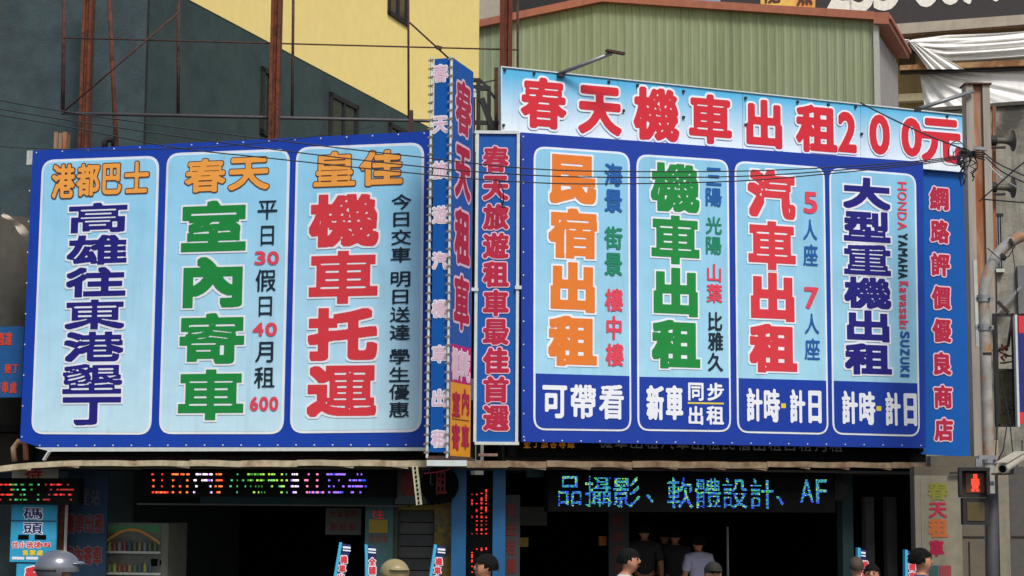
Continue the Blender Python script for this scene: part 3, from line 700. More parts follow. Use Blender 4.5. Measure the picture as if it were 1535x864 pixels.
def poster(F, box, d, label, name='poster', cat='poster', col=None, items=(), thick=.03, group=None):
    T = Thing(F, name, label, cat, tuple(F.px((box[0]+box[2])/2, box[3], d)), group=group)
    bo = T.part('backing', pbox(F, *box, d, d+thick), col)
    for cells, mats, rb, ro, N in items: T.part('lettering', letters(F, cells, rb, ro, d-.004, N=N), mats, parent=bo)
    return T, bo
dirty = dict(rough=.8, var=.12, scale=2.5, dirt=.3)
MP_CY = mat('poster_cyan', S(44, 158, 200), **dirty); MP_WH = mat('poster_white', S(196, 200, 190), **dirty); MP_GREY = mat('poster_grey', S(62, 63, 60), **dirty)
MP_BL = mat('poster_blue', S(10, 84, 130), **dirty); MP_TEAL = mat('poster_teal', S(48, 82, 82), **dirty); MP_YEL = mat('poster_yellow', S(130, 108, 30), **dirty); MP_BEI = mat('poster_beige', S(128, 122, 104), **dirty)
poster(FL, (18, 697, 86, 719), -.1, 'pale strip sign with one red character above the far left LED box', 'sign', 'sign', MP_WH, [(row_cells([('待', 37, 63, 699, 722)]), [I_RED]*2, .03, 0, 44)])
T, bo = poster(FL, (16, 757, 84, 777+66), -.3, 'cyan pier ticket sign with two large navy characters at far left', 'sign', 'sign', MP_CY,
     [(row_cells([('碼', 35, 64, 762, 779), ('頭', 35, 64, 784, 801)]), [I_WHITE, I_PURP], .03, .07, 50),
      ([(c, 23+i*11, 817, 10, 10) for i, c in enumerate('往小琉球')]+[(c, 63+i*5.5, 817, 5, 6) for i, c in enumerate('船票區')], [I_WHITE, I_RED], .04, .08, 30),
      ([(c, 38+i*11, 829, 9.5, 8.5) for i, c in enumerate('售票處')], [I_YEL]*2, .06, 0, 26)])
T.part('dark_patch', pbox(FL, 27, 802, 43, 809, -.306, -.301), M_VDARK, parent=bo); T.part('dark_patch', pbox(FL, 52, 802, 69, 809, -.306, -.301), M_VDARK, parent=bo)
T.part('seam', pbox(FL, 16, 780.5, 84, 782, -.305, -.3), M_BLACKM, parent=bo)
T.part('arrow_strip', pbox(FL, 18, 835, 36, 839, -.305, -.301), I_WHITE, parent=bo); T.part('arrow_strip', pbox(FL, 39, 835, 57, 839, -.305, -.301), I_WHITE, parent=bo)
poster(FL, (24, 845, 78, 900), -.28, 'pale cyan sign with a big red character behind the rider in the helmet', 'sign', 'sign', MP_CY, [(row_cells([('租', 38, 72, 850, 886)]), [I_WHITE, I_RED], .07, .06, 60)])
single(FL, 'wooden_post', pbox(FL, 82, 755, 92, 1000, -.05, .1), M_RUST, 'brown timber post right of the cyan pier ticket sign', 'post')
single(FL, 'white_pole', pbox(FL, 93.5, 757, 96.5, 1000, -.06, -.03), MP_WH, 'thin white pole beside the brown timber post', 'pole')
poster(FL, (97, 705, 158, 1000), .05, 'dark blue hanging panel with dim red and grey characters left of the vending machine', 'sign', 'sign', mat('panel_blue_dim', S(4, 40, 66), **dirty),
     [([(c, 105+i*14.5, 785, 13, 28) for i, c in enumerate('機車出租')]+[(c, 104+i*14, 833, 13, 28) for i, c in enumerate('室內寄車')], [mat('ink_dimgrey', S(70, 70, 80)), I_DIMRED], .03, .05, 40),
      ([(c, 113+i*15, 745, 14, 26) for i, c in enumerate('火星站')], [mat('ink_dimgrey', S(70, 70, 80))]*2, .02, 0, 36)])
# vending machine
T = Thing(FL, 'vending_machine', 'pale vending machine with rows of drinks and a rainbow arc inside the left shop', 'vending machine', tuple(FL.px(204, 990, .3)))
T.part('cabinet', pbox(FL, 157, 784, 250, 1000, .3, .9), mat('vend_body', S(92, 95, 86), **dirty))
gl = T.part('display', pbox(FL, 160, 800, 240, 864, .292, .3), mat('vend_display', S(74, 76, 70), rough=.3, var=.3, scale=6))
rnd = random.Random(2)
vc = [mat('can_%d' % i, tuple(v*.5 for v in c[:3])+(1,), rough=.5) for i, c in enumerate([S(150, 160, 60), S(60, 90, 110), S(140, 70, 60), S(150, 130, 80), S(90, 110, 70), S(120, 130, 140)])]
for row, (yb_, h_) in enumerate(((826, 20), (858, 17), (886, 17))):
    for i in range(9 if row else 10):
        x = 164+i*7.6; a_ = FL.px(x, yb_, .27); r_ = .026
        T.part('bottle', MB().tube([a_, a_+Vector((0, 0, h_*.0052)), a_+Vector((0, 0, h_*.0060)), a_+Vector((0, 0, h_*(.0072 if rnd.random() < .6 else .0061)))], [r_, r_, r_*.45, r_*.4], 8), vc[rnd.randrange(6)], parent=gl)
    T.part('shelf', pbox(FL, 160, yb_+.5, 240, yb_+4, .255, .292), mat('vend_shelf', S(150, 156, 150), rough=.5), parent=gl)
arc = MB(); pts = [FL.px(160+80*t, 822-28*math.sin(math.pi*(.15+.75*t))**1.2, .285) for t in [i/14 for i in range(15)]]
T.part('rainbow_arc', arc.tube(pts, .022, 6), mat('arc', S(170, 120, 60), rough=.5), parent=gl)
T.part('top_banner', pbox(FL, 160, 787, 241, 798, .29, .3), mat('vend_green', S(60, 110, 70), **dirty))
T.part('keypad', pbox(FL, 226, 838, 236, 849, .286, .292), M_VDARK); T.part('coin_slot', pbox(FL, 239, 840, 241, 847, .286, .3), M_VDARK)
# left shop wall pieces
single(FL, 'fascia_band', pbox(FL, 300, 745, 590, 756, -.2, -.1), mat('fascia_teal', S(10, 52, 58), **dirty), 'dark teal band below the long LED board', 'fascia')
single(FL, 'ledge', pbox(FL, 205, 756, 610, 758.5, -.24, -.1), MP_GREY, 'thin grey ledge below the teal band', 'ledge')
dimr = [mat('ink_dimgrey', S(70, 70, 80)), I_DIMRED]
poster(FL, (488, 762, 541, 802), .3, 'grey notice with faint red characters hanging in the dark left shop', 'notice', 'notice', MP_GREY, [([(c, 499+i*10.5, 772, 9, 11) for i, c in enumerate('汽車駕照')]+[(c, 500+i*14, 790, 12, 12) for i, c in enumerate('專租車')], dimr, .02, 0, 30)])
poster(FL, (546, 757, 588, 1000), -.02, 'teal poster column with a red character over a yellow block', 'poster', 'poster', MP_TEAL,
   [(row_cells([('往', 557, 576, 764, 778)]), [I_BROWN, I_RED], .03, 0, 36), ([(c, 557+i*10, 808, 9, 12) for i, c in enumerate('租機車')], [I_BROWN]*2, .03, 0, 30)])
single(FL, 'yellow_block', pbox(FL, 553, 779, 581, 799, -.03, -.021), MP_YEL, 'square yellow notice on the teal poster column', 'notice')
poster(FL, (592, 704, 640, 756), -.3, 'grey box sign with one dim red character beside the corner pillar', 'box_sign', 'sign', mat('box_teal', S(48, 58, 58), **dirty), [(row_cells([('機', 600, 626, 708, 744)]), dimr, .05, 0, 50)], thick=.2)
T = Thing(FL, 'round_sign', 'dark rounded lightbox with dim red marks left of the blue pillar', 'sign', tuple(FL.px(660, 752, -.35)))
T.part('drum', MB().tube([FL.px(659, 727, -.42), FL.px(659, 727, -.15)], .24, 20), M_VDARK)
T.part('lettering', letters(FL, row_cells([('租', 650, 670, 705, 742)]), .03, 0, -.43, N=44), dimr)
# perforated angle
T = Thing(FL, 'perforated_strip', 'pale perforated steel strip hanging from the canopy edge', 'strip', tuple(FL.px(628, 757, -.8)))
a_, b_ = FL.px(622, 699, -.8), FL.px(628.5, 757, -.8)
mb = MB()
T.part('strip', MB().bar(a_, b_, .075, .012, up=(0, 1, 0)), mat('strip_pale', S(200, 196, 160), rough=.6, var=.1))
for i in range(9):
    q = a_.lerp(b_, (i+.5)/9); mb.box(q.x-.012, q.x+.012, q.y-.012, q.y-.008, q.z-.018, q.z+.018)
T.part('holes', mb, M_VDARK, kind='stuff')
single(FL, 'hanging_cable', MB().tube([FL.px(640, 697, -.8), FL.px(646, 712, -.8), FL.px(645, 725, -.8), FL.px(649, 727, -.8)], .008, 5).tube([FL.px(636, 710, -.8), FL.px(655, 708, -.8), FL.px(676, 703, -.8)], .006, 5, 1), [M_CABLE, I_DRED], 'black and red cable ends dangling below the corner sign', 'cable')
# dim shutter with stacked notices
T = Thing(FL, 'shutter', 'dim grey shutter with a yellow top rail between poster columns', 'shutter', tuple(FL.px(620, 1000, .1)))
for i in range(9): T.part('slat', pbox(FL, 596, 766+i*18, 650, 782.5+i*18, .1+.01*(i % 2), .14), MP_GREY if i % 2 else mat('poster_grey_dark', S(50, 52, 54), **dirty))
T.part('top_rail', pbox(FL, 592, 757, 652, 765, .06, .14), mat('rail_olive', S(110, 96, 40), **dirty)); T.part('side_post', pbox(FL, 589, 757, 594.5, 1000, .04, .14), MP_GREY)
poster(FL, (650, 753, 676, 1000), -.02, 'poster with an orange and yellow picture left of the blue pillar', 'poster', 'poster', mat('poster_orange', S(104, 84, 28), rough=.8, var=.3, scale=6, col2=S(60, 60, 56)), [])
# right shop pieces
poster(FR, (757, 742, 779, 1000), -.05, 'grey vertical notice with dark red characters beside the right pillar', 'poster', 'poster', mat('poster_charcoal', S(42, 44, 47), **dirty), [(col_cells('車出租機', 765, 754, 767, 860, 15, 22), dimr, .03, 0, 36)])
poster(FR, (780, 760, 820, 788), 1.4, 'dim shelf notice with orange patch deep in the right shop', 'poster', 'notice', MP_GREY, [])
single(FR, 'orange_notice', pbox(FR, 779, 806, 792, 820, .8, .84), MP_YEL, 'small orange notice right of the grey vertical notice', 'notice')
single(FR, 'orange_tag', pbox(FR, 899, 804, 909, 818, .8, .84), mat('tag_orange', S(150, 90, 20)), 'tiny orange notice left of the grey panel column', 'notice')
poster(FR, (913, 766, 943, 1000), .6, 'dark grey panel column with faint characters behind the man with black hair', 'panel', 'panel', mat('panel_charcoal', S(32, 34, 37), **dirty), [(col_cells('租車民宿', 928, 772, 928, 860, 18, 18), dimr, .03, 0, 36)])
single(FR, 'teal_fascia', pbox(FR, 790, 700, 870, 716, -.1, -.05), MP_TEAL, 'teal strip behind the left end of the blue green LED board', 'fascia')
single(FR, 'teal_pole', pbox(FR, 1264, 705, 1280, 1000, .0, .15), mat('teal_dim', S(8, 44, 44), **dirty), 'dark teal pillar at the right end of the shop', 'pillar')
for i, (x0, x1) in enumerate(((1299, 1312), (1331, 1346))):
    single(FR, 'grey_pillar', pbox(FR, x0, 745, x1, 1000, .4, .5), MP_GREY, ('narrow grey pillar right of the teal pillar', 'narrow grey pillar nearer the beige poster wall')[i], 'pillar')
single(FR, 'dark_disc', MB().tube([FR.px(1255, 735, -.1), FR.px(1255, 735, .0)], .14, 16), M_BLACKM, 'dark round lamp at the right end of the LED board', 'lamp')
single(FR, 'thin_rod', pbox(FR, 1091, 790, 1093, 1000, .9, .93), M_GALV, 'thin grey upright rod in the dark right shop', 'rod')

# ------------------------------------------------------------------ banner flags
def flag(x0, y0, tilt, label, top, txt, Y, wpx=17):
    F = Frame(x0, Y, 8)
    T = Thing(F, 'banner_stand', label, 'banner', tuple(F.px(x0-tilt*150, 1100)), group='small upright banners')
    dx = lambda y: -(y-y0)*tilt
    T.part('banner', pquad(F, [(x0+4, y0), (x0+wpx, y0+2), (x0+wpx+dx(1010), 1010), (x0+4+dx(1010), 1010)], 0, .03), mat('banner_navy', S(22, 34, 92), **dirty))
    T.part('side_edge', pquad(F, [(x0, y0-2), (x0+4, y0-1), (x0+4+dx(1010), 1010), (x0+dx(1010), 1010)], -.02, .06), I_CYAN)
    T.part('header', pquad(F, [(x0+5, y0+4), (x0+wpx-.5, y0+5), (x0+wpx-.5, y0+8), (x0+5, y0+7)], -.01, -.001), I_WHITE)
    T.part('header', pquad(F, [(x0+5, y0+9), (x0+wpx-.5, y0+10), (x0+wpx-.5, y0+12), (x0+5, y0+11)], -.01, -.001), I_WHITE)
    T.part('lettering', letters(F, [(c, x0+10.5+dx(y0+24+i*13.5), y0+24+i*13.5, 10.5, 11.5) for i, c in enumerate(txt)], .05, .09, -.006, N=36), [I_WHITE, I_RED])
    T.part('pole', MB().tube([F.px(x0+1+dx(1100), 1100, .04), F.px(x0+2, y0, .04)], .012), M_GALV)
flag(509, 815, .17, 'leftmost of three small navy banners with red characters, leaning', 0, '機車出租', 19.5)
flag(547, 818, -.02, 'upright small navy banner beside the cream helmet', 0, '全國電動', 19.5)
flag(651, 818, .15, 'small navy banner leaning left of the blue pillar', 0, '機車出租', 19.5)
flag(1286, 823, 0, 'small blue banner behind the boy near the teal pillar', 0, '機車出租', 21, 12)
flag(1357, 826, 0, 'small dark banner left of the young man at right', 0, '機車出租', 21, 12)

# ------------------------------------------------------------------ dark green and yellow building
T = Thing(FBP, 'side_building', 'tall building with dark green base and yellow upper wall behind the left billboard', 'building', (0, 0, 0))
b1 = FBP.px(283, 0); b2 = FBP.px(640, 189.5)
e1 = FBP.px(717, 120); L = e1.x
def zl(u): return b1.z+(b2.z-b1.z)*(u-b1.x)/(b2.x-b1.x)
b0 = FBP.px(200, 0)
T.part('wall', MB().prism([(0.0, 0), (L, 0), (L, zl(L)), (0, zl(0))], 0, .5), M_DGREEN2, label='dark green lower wall')
T.part('wall', MB().prism([(0.0, zl(0)), (L, zl(L)), (L, 22), (0, 22)], -.01, .5), M_YELLOW, label='yellow upper wall')
T.part('wall', MB().box(-.0, .012, -.03, .0, 0, 22), M_BLACKM, label='dark vertical joint')
def win(x0, y0a, y0b, x1, y1a, y1b, label, bars=True, F=FBP, inset=.16, Tt=None):
    a_, b_, c, d = F.px(x0, y0a), F.px(x1, y0b), F.px(x1, y1b), F.px(x0, y1a)
    zt_, zb_ = (a_.z+b_.z)/2, (c.z+d.z)/2; ul, ur = a_.x, b_.x
    fr_ = MB(); t = .09
    for q in ((ul, ul+t, zb_, zt_), (ur-t, ur, zb_, zt_), (ul, ur, zt_-t, zt_), (ul, ur, zb_, zb_+t)): fr_.box(q[0], q[1], -.05, .02, q[2], q[3])
    if bars: fr_.box((ul+ur)/2-.04, (ul+ur)/2+.04, -.04, .02, zb_, zt_)
    w_ = Tt.part('window', fr_, M_BLACKM, label=label)
    Tt.part('pane', MB().box(ul, ur, -.015, -.012, zb_, zt_), M_GLASS, parent=w_)
win(391, 97, 110, 406, 205, 205, 'tall dark opening partly behind a rusty column', False, Tt=T)
win(493, 139, 158, 535, 230, 230, 'dark sliding window', True, Tt=T)
win(582, 184, 197, 610, 260, 260, 'dark window top just above the billboard', True, Tt=T)
win(581, -60, -45, 611, 24, 40, 'dark window high in the yellow wall', True, Tt=T)
# street face left of the joint
o = Thing(FBL, 'front_building', 'dark blue green rendered facade at the far left behind the scaffold', 'building', (0, 0, 0))
uL = FBL.px(-160, 300).x
o.part('wall', MB().box(uL, 0, .0, .4, 0, 22), M_DGREEN)
# left-edge column and things beside the board
single(FL, 'concrete_column', MB().tube([FL.px(15, 330, 1.4), FL.px(12, 700, 1.4)], .36, 20), mat('column_olive', S(66, 64, 56), rough=.9, var=.15, scale=3, dirt=.4), 'round grey column behind the left edge of the left billboard', 'column', smooth=True)
fr_ = MB()
def rag(u, v):
    p0 = FL.px(2, 330, .35); p1 = FL.px(46, 348, .35); q = p0.lerp(p1, u)
    return (q.x+.02*math.sin(9*v), .35+.04*math.sin(11*u+4*v), q.z+.05*math.sin(4*u)-(.05+.16*u*(1.1-u*.3))*(v-.2)+(.10*(1-u)**3))
single(FL, 'rag', MB().grid(rag, 14, 6), mat('rag_cloth', S(190, 178, 160), **dirty), 'torn pale cloth scrap caught left of the left billboard', 'cloth', smooth=True)
single(FL, 'white_block', pbox(FL, 40, 226, 49, 247, .15, .3), MP_WH, 'small white block at the top left corner of the left billboard', 'block')
poster(FL, (-20, 490, 34, 596), .45, 'blue sign with orange red characters half hidden left of the left billboard', 'sign', 'sign', mat('sign_blue_far', S(12, 82, 140), **dirty),
    [([('直', 2, 508, 11, 20), ('達', 13, 508, 11, 20), ('墾', 12, 553, 10, 14), ('丁', 23, 553, 10, 14), ('接', -4, 581, 10, 18), ('車', 8, 581, 10, 18), ('處', 20, 581, 10, 18)], [I_RED, ink('fluor', S(200, 70, 44))], .04, 0, 36)])

# ------------------------------------------------------------------ scaffold
YS = 24.9
T = Thing(W0, 'scaffold', 'rusty pipe scaffold standing on the roof behind the left billboard', 'scaffold', P(400, 640, YS))
def pole(x0, y0, x1, y1, wpx, m_, nm='pipe', dy=0, lab=None, n=10):
    r_ = wpx/2*YS/FPX
    return T.part(nm, MB().tube([P(x0, y0, YS+dy), P((x0+x1)/2, (y0+y1)/2, YS+dy), P(x1, y1, YS+dy)], r_, n), m_, smooth=True, label=lab)
pole(97, -40, 94, 168, 6, M_RUSTD); pole(162, -40, 178, 300, 7, M_RUST, dy=.1, lab='leaning rusty pole')
pole(268, -40, 267, 170, 5, M_RUSTD); pole(440, -40, 438, 178, 4.5, M_RUSTD); pole(612, -60, 612.5, 178, 3.6, M_RUSTD)
pole(776, -40, 776, 200, 4, M_RUSTD, dy=.4); pole(92, 170, 760, 184, 5, M_PIPE, dy=-.1, lab='long grey horizontal pipe'); pole(95, 57, 778, 75, 2.4, M_RUSTD, dy=-.1)
pole(95, 168, 268, 19, 3, M_RUSTD, dy=-.15, n=6); pole(614, 34, 673, 88, 3, M_RUSTD, dy=-.2, n=6)
T.part('clamp', MB().bar(P(654, 71, YS-.2), P(662, 73, YS-.2), .05), M_RUSTD)
def hcol(x0, x1, y0, y1, Y, m_, label, deg=0, flange=.3, m2=None):
    F = Frame((x0+x1)/2, Y, deg); ym = max(y0, 0)+60; a_ = F.px(x0, ym).x; b_ = F.px(x1, ym).x; zt_ = F.px((x0+x1)/2, y0).z; zb_ = 0.0 if y1 > 600 else F.px((x0+x1)/2, y1).z
    T = Thing(F, 'steel_column', label, 'column', ((a_+b_)/2, .1, zb_))
    wf = (b_-a_)*flange
    T.part('flange', MB().box(a_, a_+wf, 0, .22, zb_, zt_), m2 or m_); T.part('flange', MB().box(b_-wf, b_, 0, .22, zb_, zt_), m2 or m_)
    T.part('web', MB().box(a_+wf+.002, b_-wf-.002, .05, .17, zb_, zt_-.004), m_); return T, F, (a_, b_, zt_)
hcol(79, 98, 198, 300, 25.4, M_RUSTP, 'short rusty column stub on the left above the left billboard')
hcol(122, 136, -60, 300, 25.3, M_RUST, 'tall orange rusty column at left behind the billboard')
hcol(405, 420, -60, 300, 24.6, M_RUST, 'tall orange rusty column in the middle of the scaffold')
hcol(749, 768, -60, 300, 24.6, mat('rust_deep', S(98, 44, 26), rough=.9, var=.25, scale=4), 'tall dark rusty column behind the top banner')
single(W0, 'wood_stub', MB().bar(P(616, 166, 23.9), P(616, 230, 23.9), .06), M_RUSTD, 'small wooden stub behind the right part of the left billboard', 'post')
single(W0, 'hose_loop', MB().tube([P(157, 224, 25.2), P(157, 214, 25.2), P(162, 209, 25.2), P(170, 211, 25.2), P(172, 224, 25.2)], .045, 8), M_BLACKM, 'black hose loop poking above the left billboard', 'hose', smooth=True)  # plain loop of black hose, no lamp
# lamp arms on the top banner
for i, (pa, pb, bar, lab) in enumerate((((838, 111), (917, 80), ((909, 76), (936, 81)), 'pale lamp arm with a rusty bracket rising from the top banner'), ((None), None, None, None))):
    if pa is None: continue
    T = Thing(FR, 'sign_lamp', lab, 'lamp', tuple(FR.px(*pa, .1)))
    T.part('arm', MB().tube([FR.px(*pa, .1), FR.px(*pb, -.35)], .028, 8), M_GALV, smooth=True)
    T.part('bracket', MB().bar(FR.px(*bar[0], -.36), FR.px(*bar[1], -.36), .07, .03), M_RUSTD); T.part('foot', MB().bar(FR.px(836, 112, .08), FR.px(846, 114, .08), .05), M_BLACKM)

# ------------------------------------------------------------------ green shed
T = Thing(FS, 'metal_shed', 'green corrugated rooftop shed with terracotta roof trim behind the top banner', 'shed', (FS.px(1000, 300).x, 0, FS.px(1000, 300).z))
uR = FS.px(1310, 30).x; uLft = FS.px(717, 30).x; zr = FS.px(1310, 30).z; zlft = FS.px(717, 42).z; ap = FS.px(905, 3)
def roofz(u): return zlft+(ap.z-zlft)*(u-uLft)/(ap.x-uLft) if u < ap.x else ap.z+(zr-ap.z)*(u-ap.x)/(uR-ap.x)
NB = 48; z0s = FS.px(1000, 330).z; st = (uR-uLft)/NB
for i in range(NB):
    a_ = uLft+i*st; rw = .022; rd = .011
    prof = [(a_, 0), (a_+st-2*rw-.02, 0), (a_+st-rw-.02-.02, -rd), (a_+st-.03, -rd), (a_+st, 0)]
    if i % 3: prof = [(a_, 0), (a_+st*.48, 0), (a_+st*.5, -.012), (a_+st*.54, 0)] + prof[1:]
    vs = []; n = len(prof)
    for (x, y) in prof: vs += [(x, y, z0s), (x, y, roofz(x))]
    T.part('cladding_panel', MB().add(vs, [(2*k, 2*k+2, 2*k+3, 2*k+1) for k in range(n-1)]), M_SHED)
th = .10; ov = .12
for (ua, ub) in ((uLft-.8, ap.x), (ap.x, uR+.02)):
    za = roofz(max(ua, uLft)) - ((ap.z-zlft)/(ap.x-uLft)*(uLft-ua) if ua < uLft else 0); zb_ = roofz(min(ub, uR))
    T.part('roof_trim', MB().prism([(ua, za-.03), (ub, zb_-.03), (ub, zb_+th), (ua, za+th)], -.16, .0), M_TRIM)
    T.part('roof_sheet', MB().prism([(ua, za+th+.002), (ub, zb_+th+.002), (ub, zb_+th+.05), (ua, za+th+.04)], -.15, 3.3), M_TRIM)
T.part('side_wall', MB().box(uR+.02, uR+.06, .12, 3.2, z0s, roofz(uR)-.25), M_GREYW)
T.part('corner_trim', MB().box(uR-.01, uR+.10, -.06, .10, z0s, roofz(uR)-.04), mat('corner_pale', S(176, 176, 170), rough=.5, var=.05))
T.part('side_eave', MB().prism([(uR+.02, zr-.12), (uR+.34, zr-.16), (uR+.34, zr+.10), (uR+.02, zr+.12)], -.16, 3.1), M_TRIM)
T.part('side_gutter', MB().box(uR+.345, uR+.39, -.17, 3.1, zr-.05, zr+.03), M_TRIM)
T.part('back_wall', MB().box(uLft, uR, 3.2, 3.3, z0s, zr), M_GREYW)

# concrete building and dark eave beyond the shed's left
FG = Frame(760, 50, -10)
T = Thing(FG, 'concrete_building', 'pale concrete building glimpsed beyond the shed between yellow wall and roof trim', 'building', tuple(FG.px(760, 300)))
T.part('wall', pbox(FG, 690, -60, 775, 300, 0, 1), M_CONCL); T.part('wall', pbox(FG, 775, -60, 900, 300, .4, 1), mat('brown_wall', S(92, 82, 72), var=.1, dirt=.3), label='browner wall section')
T.part('dark_eave', pquad(FG, [(760, -10), (850, -10), (850, 9), (760, 24)], -.3, 0), M_BLACKM)

# ------------------------------------------------------------------ far right: black hoarding, tarps, concrete
T = Thing(FK, 'hoarding', 'huge black hoarding with cut off white phone digits at the top right', 'hoarding', tuple(FK.px(1400, 40)))
def ky(x): return 37-(x-1330)*.0732
T.part('board_face', pquad(FK, [(1080, -200), (1700, -260), (1700, ky(1700)), (1080, ky(1080))], 0, .3), mat('hoarding_black', S(52, 47, 48), rough=.7, var=.08, scale=2, dirt=.1))
T.part('printed_panel', pquad(FK, [(1140, -100), (1222, -106), (1222, 40), (1140, 46)], -.02, -.001), mat('hoarding_yellow', S(240, 200, 96), rough=.6, var=.05, col2=S(226, 130, 60), thr=(.5, .7), scale=.8))
T.part('lettering', letters(FK, row_cells([('龍', 1145, 1170, -26, 5), ('魚', 1194, 1218, -26, 8.5)]), .04, 0, -.03, N=50), [I_BROWN]*2)
dg = []
for ch, x0, x1, yb_ in (('2', 1240, 1275, 15), ('5', 1274, 1309, 17.5), ('5', 1310, 1347, 15), ('6', 1370, 1405, 10), ('0', 1406, 1442, 7), ('7', 1440, 1478, 5), ('7', 1482, 1516, 2)):
    dg.append((ch, (x0+x1)/2, yb_-38, x1-x0, 76))
T.part('lettering', letters(FK, dg, .035, 0, -.01, N=90), [I_WHITE, mat('ink_cream', S(236, 232, 220))])
T.part('bottom_fascia', pquad(FK, [(1300, ky(1300)), (1700, ky(1700)), (1700, ky(1700)+14), (1300, ky(1300)+16)], -.15, .3), M_CONCL)
T.part('bottom_batten', pquad(FK, [(1300, ky(1300)+16.5), (1700, ky(1700)+14.5), (1700, ky(1700)+17.5), (1300, ky(1300)+19)], -.1, .2), mat('brown_batten', S(140, 112, 86), var=.3, scale=3, dirt=.4))
T = Thing(FK, 'far_building', 'beige far building behind the torn tarpaulins at top right', 'building', tuple(FK.px(1450, 300, 1.2)))
T.part('wall', pbox(FK, 1300, 30, 1700, 420, 1.2, 2), mat('far_beige', S(176, 152, 104), rough=.9, var=.1, dirt=.3))
T.part('window', pquad(FK, [(1347, 74), (1372, 68), (1372, 96), (1347, 98)], 1.1, 1.19), mat('far_brown', S(92, 78, 50)))  # flat dark brown quad set on the beige wall
T.part('ledge', pbox(FK, 1347, 140, 1400, 151, .9, 1.19), mat('far_cream', S(206, 192, 156), var=.1))
single(FK, 'rusty_beam', pquad(FK, [(1349, 98), (1600, 87), (1600, 96), (1349, 105)], -.5, -.2), mat('beam_brown', S(172, 136, 92), rough=.85, var=.25, scale=2, col2=S(136, 92, 58), thr=(.45, .6), bump=.3, dirt=.3), 'long rusty beam crossing in front of the white tarpaulins', 'beam')
single(FK, 'dark_strip', pquad(FK, [(1349, 105.5), (1600, 96.5), (1600, 101), (1349, 110)], -.4, -.2), M_BLACKM, 'dark strip right under the rusty beam', 'beam')  # plain dark strip along the underside of the rusty beam
M_TARP.use_backface_culling = False
def tarp_up(u, v):
    # folds fan out of a knot at upper left, sagging to the right
    x = 1362+(1620-1362)*u; ytop = 54-14*u; ybot = 100-10*u
    y = ytop+(ybot-ytop)*v
    if u < .22: y = 62 + (y-62)*(u/.22)**.5 if u > 0 else 62
    s = math.sin(v*30+4*u-3*math.sin(u*3))*.5+math.sin(v*53+u*9)*.25
    y += 5*math.sin(math.pi*min(1, u))*(1-v)*.6
    d = -.35-.22*math.sin(math.pi*v)+.11*s*min(1, u*5+.15)
    p = FK.px(x, y, d); return tuple(p)
single(FK, 'tarpaulin', MB().grid(tarp_up, 60, 70), M_TARP, 'upper white tarpaulin gathered in a knot with sweeping folds', 'tarpaulin', group='white tarpaulins', smooth=True)
def tarp_mid(u, v):
    xa, xb = 1361+30*v*1.0+14*v*u, 1372+34*v+40*v*u
    x = xa+(xb-xa)*u; y = 62+42*v
    d = -.55+.06*math.sin(u*22)-.1*v; return tuple(FK.px(x, y, d))
single(FK, 'tarpaulin', MB().grid(tarp_mid, 30, 16), M_TARP, 'narrow twisted white tarpaulin tail falling from the knot to the beam', 'tarpaulin', group='white tarpaulins', smooth=True)
def tarp_left(u, v):
    x = 1334+30*u; y = 55+(20-14*u)*v+5*u; return tuple(FK.px(x, y, -.3+.07*math.sin(v*16+u*3)))
single(FK, 'tarpaulin', MB().grid(tarp_left, 12, 24), M_TARP, 'small white tarpaulin corner left of the knot by the shed roof', 'tarpaulin', group='white tarpaulins', smooth=True)
def tarp_low(u, v):
    x = 1378+(1640-1378)*u+10*v*(1-u); y = 104-9*u+(72-6*u)*v
    an = math.atan2(v*1.2+.02, u*2.2+.05)
    s = math.sin(an*26)*.6+math.sin(an*47+1)*.3
    fall = math.exp(-u*1.5)
    return tuple(FK.px(x, y, -.12-.25*v+.10*s*fall+.05*math.sin(u*8+v*3)))
single(FK, 'tarpaulin', MB().grid(tarp_low, 70, 50), M_TARP, 'lower white tarpaulin hanging below the rusty beam', 'tarpaulin', group='white tarpaulins', smooth=True)

T = Thing(FW, 'concrete_wall_building', 'stained grey concrete building wall at the right edge behind the steel column', 'building', tuple(FW.px(1500, 860)))
T.part('wall', pquad(FW, [(1335, 170), (1660, 146), (1660, 1100), (1335, 1100)], 0, .4), M_CONC)
T.part('coping', pquad(FW, [(1335, 166), (1660, 142), (1660, 147.5), (1335, 171.5)], -.06, .5), mat('coping_dark', S(70, 66, 60), var=.3, dirt=.5))
wz = T.part('window', pbox(FW, 1486, 322, 1503, 402, -.02, -.003), mat('win_dark', S(58, 62, 66), rough=.4))
for k in range(5): T.part('bar', pbox(FW, 1487+k*3.6, 324, 1488.4+k*3.6, 401, -.05, -.03), M_GALV, parent=wz)
T.part('sill', pbox(FW, 1484, 403, 1506, 408, -.12, -.003), MP_WH); T.part('lintel', pbox(FW, 1484, 320, 1504, 324, -.06, -.003), M_BLACKM)
T.part('brace', MB().bar(FW.px(1480, 485, -.2), FW.px(1530, 430, -.2), .12, .04), M_GALV)
T.part('grey_panel', pbox(FW, 1526, 398, 1600, 470, -.1, -.003), mat('panel_grey', S(110, 110, 112)))

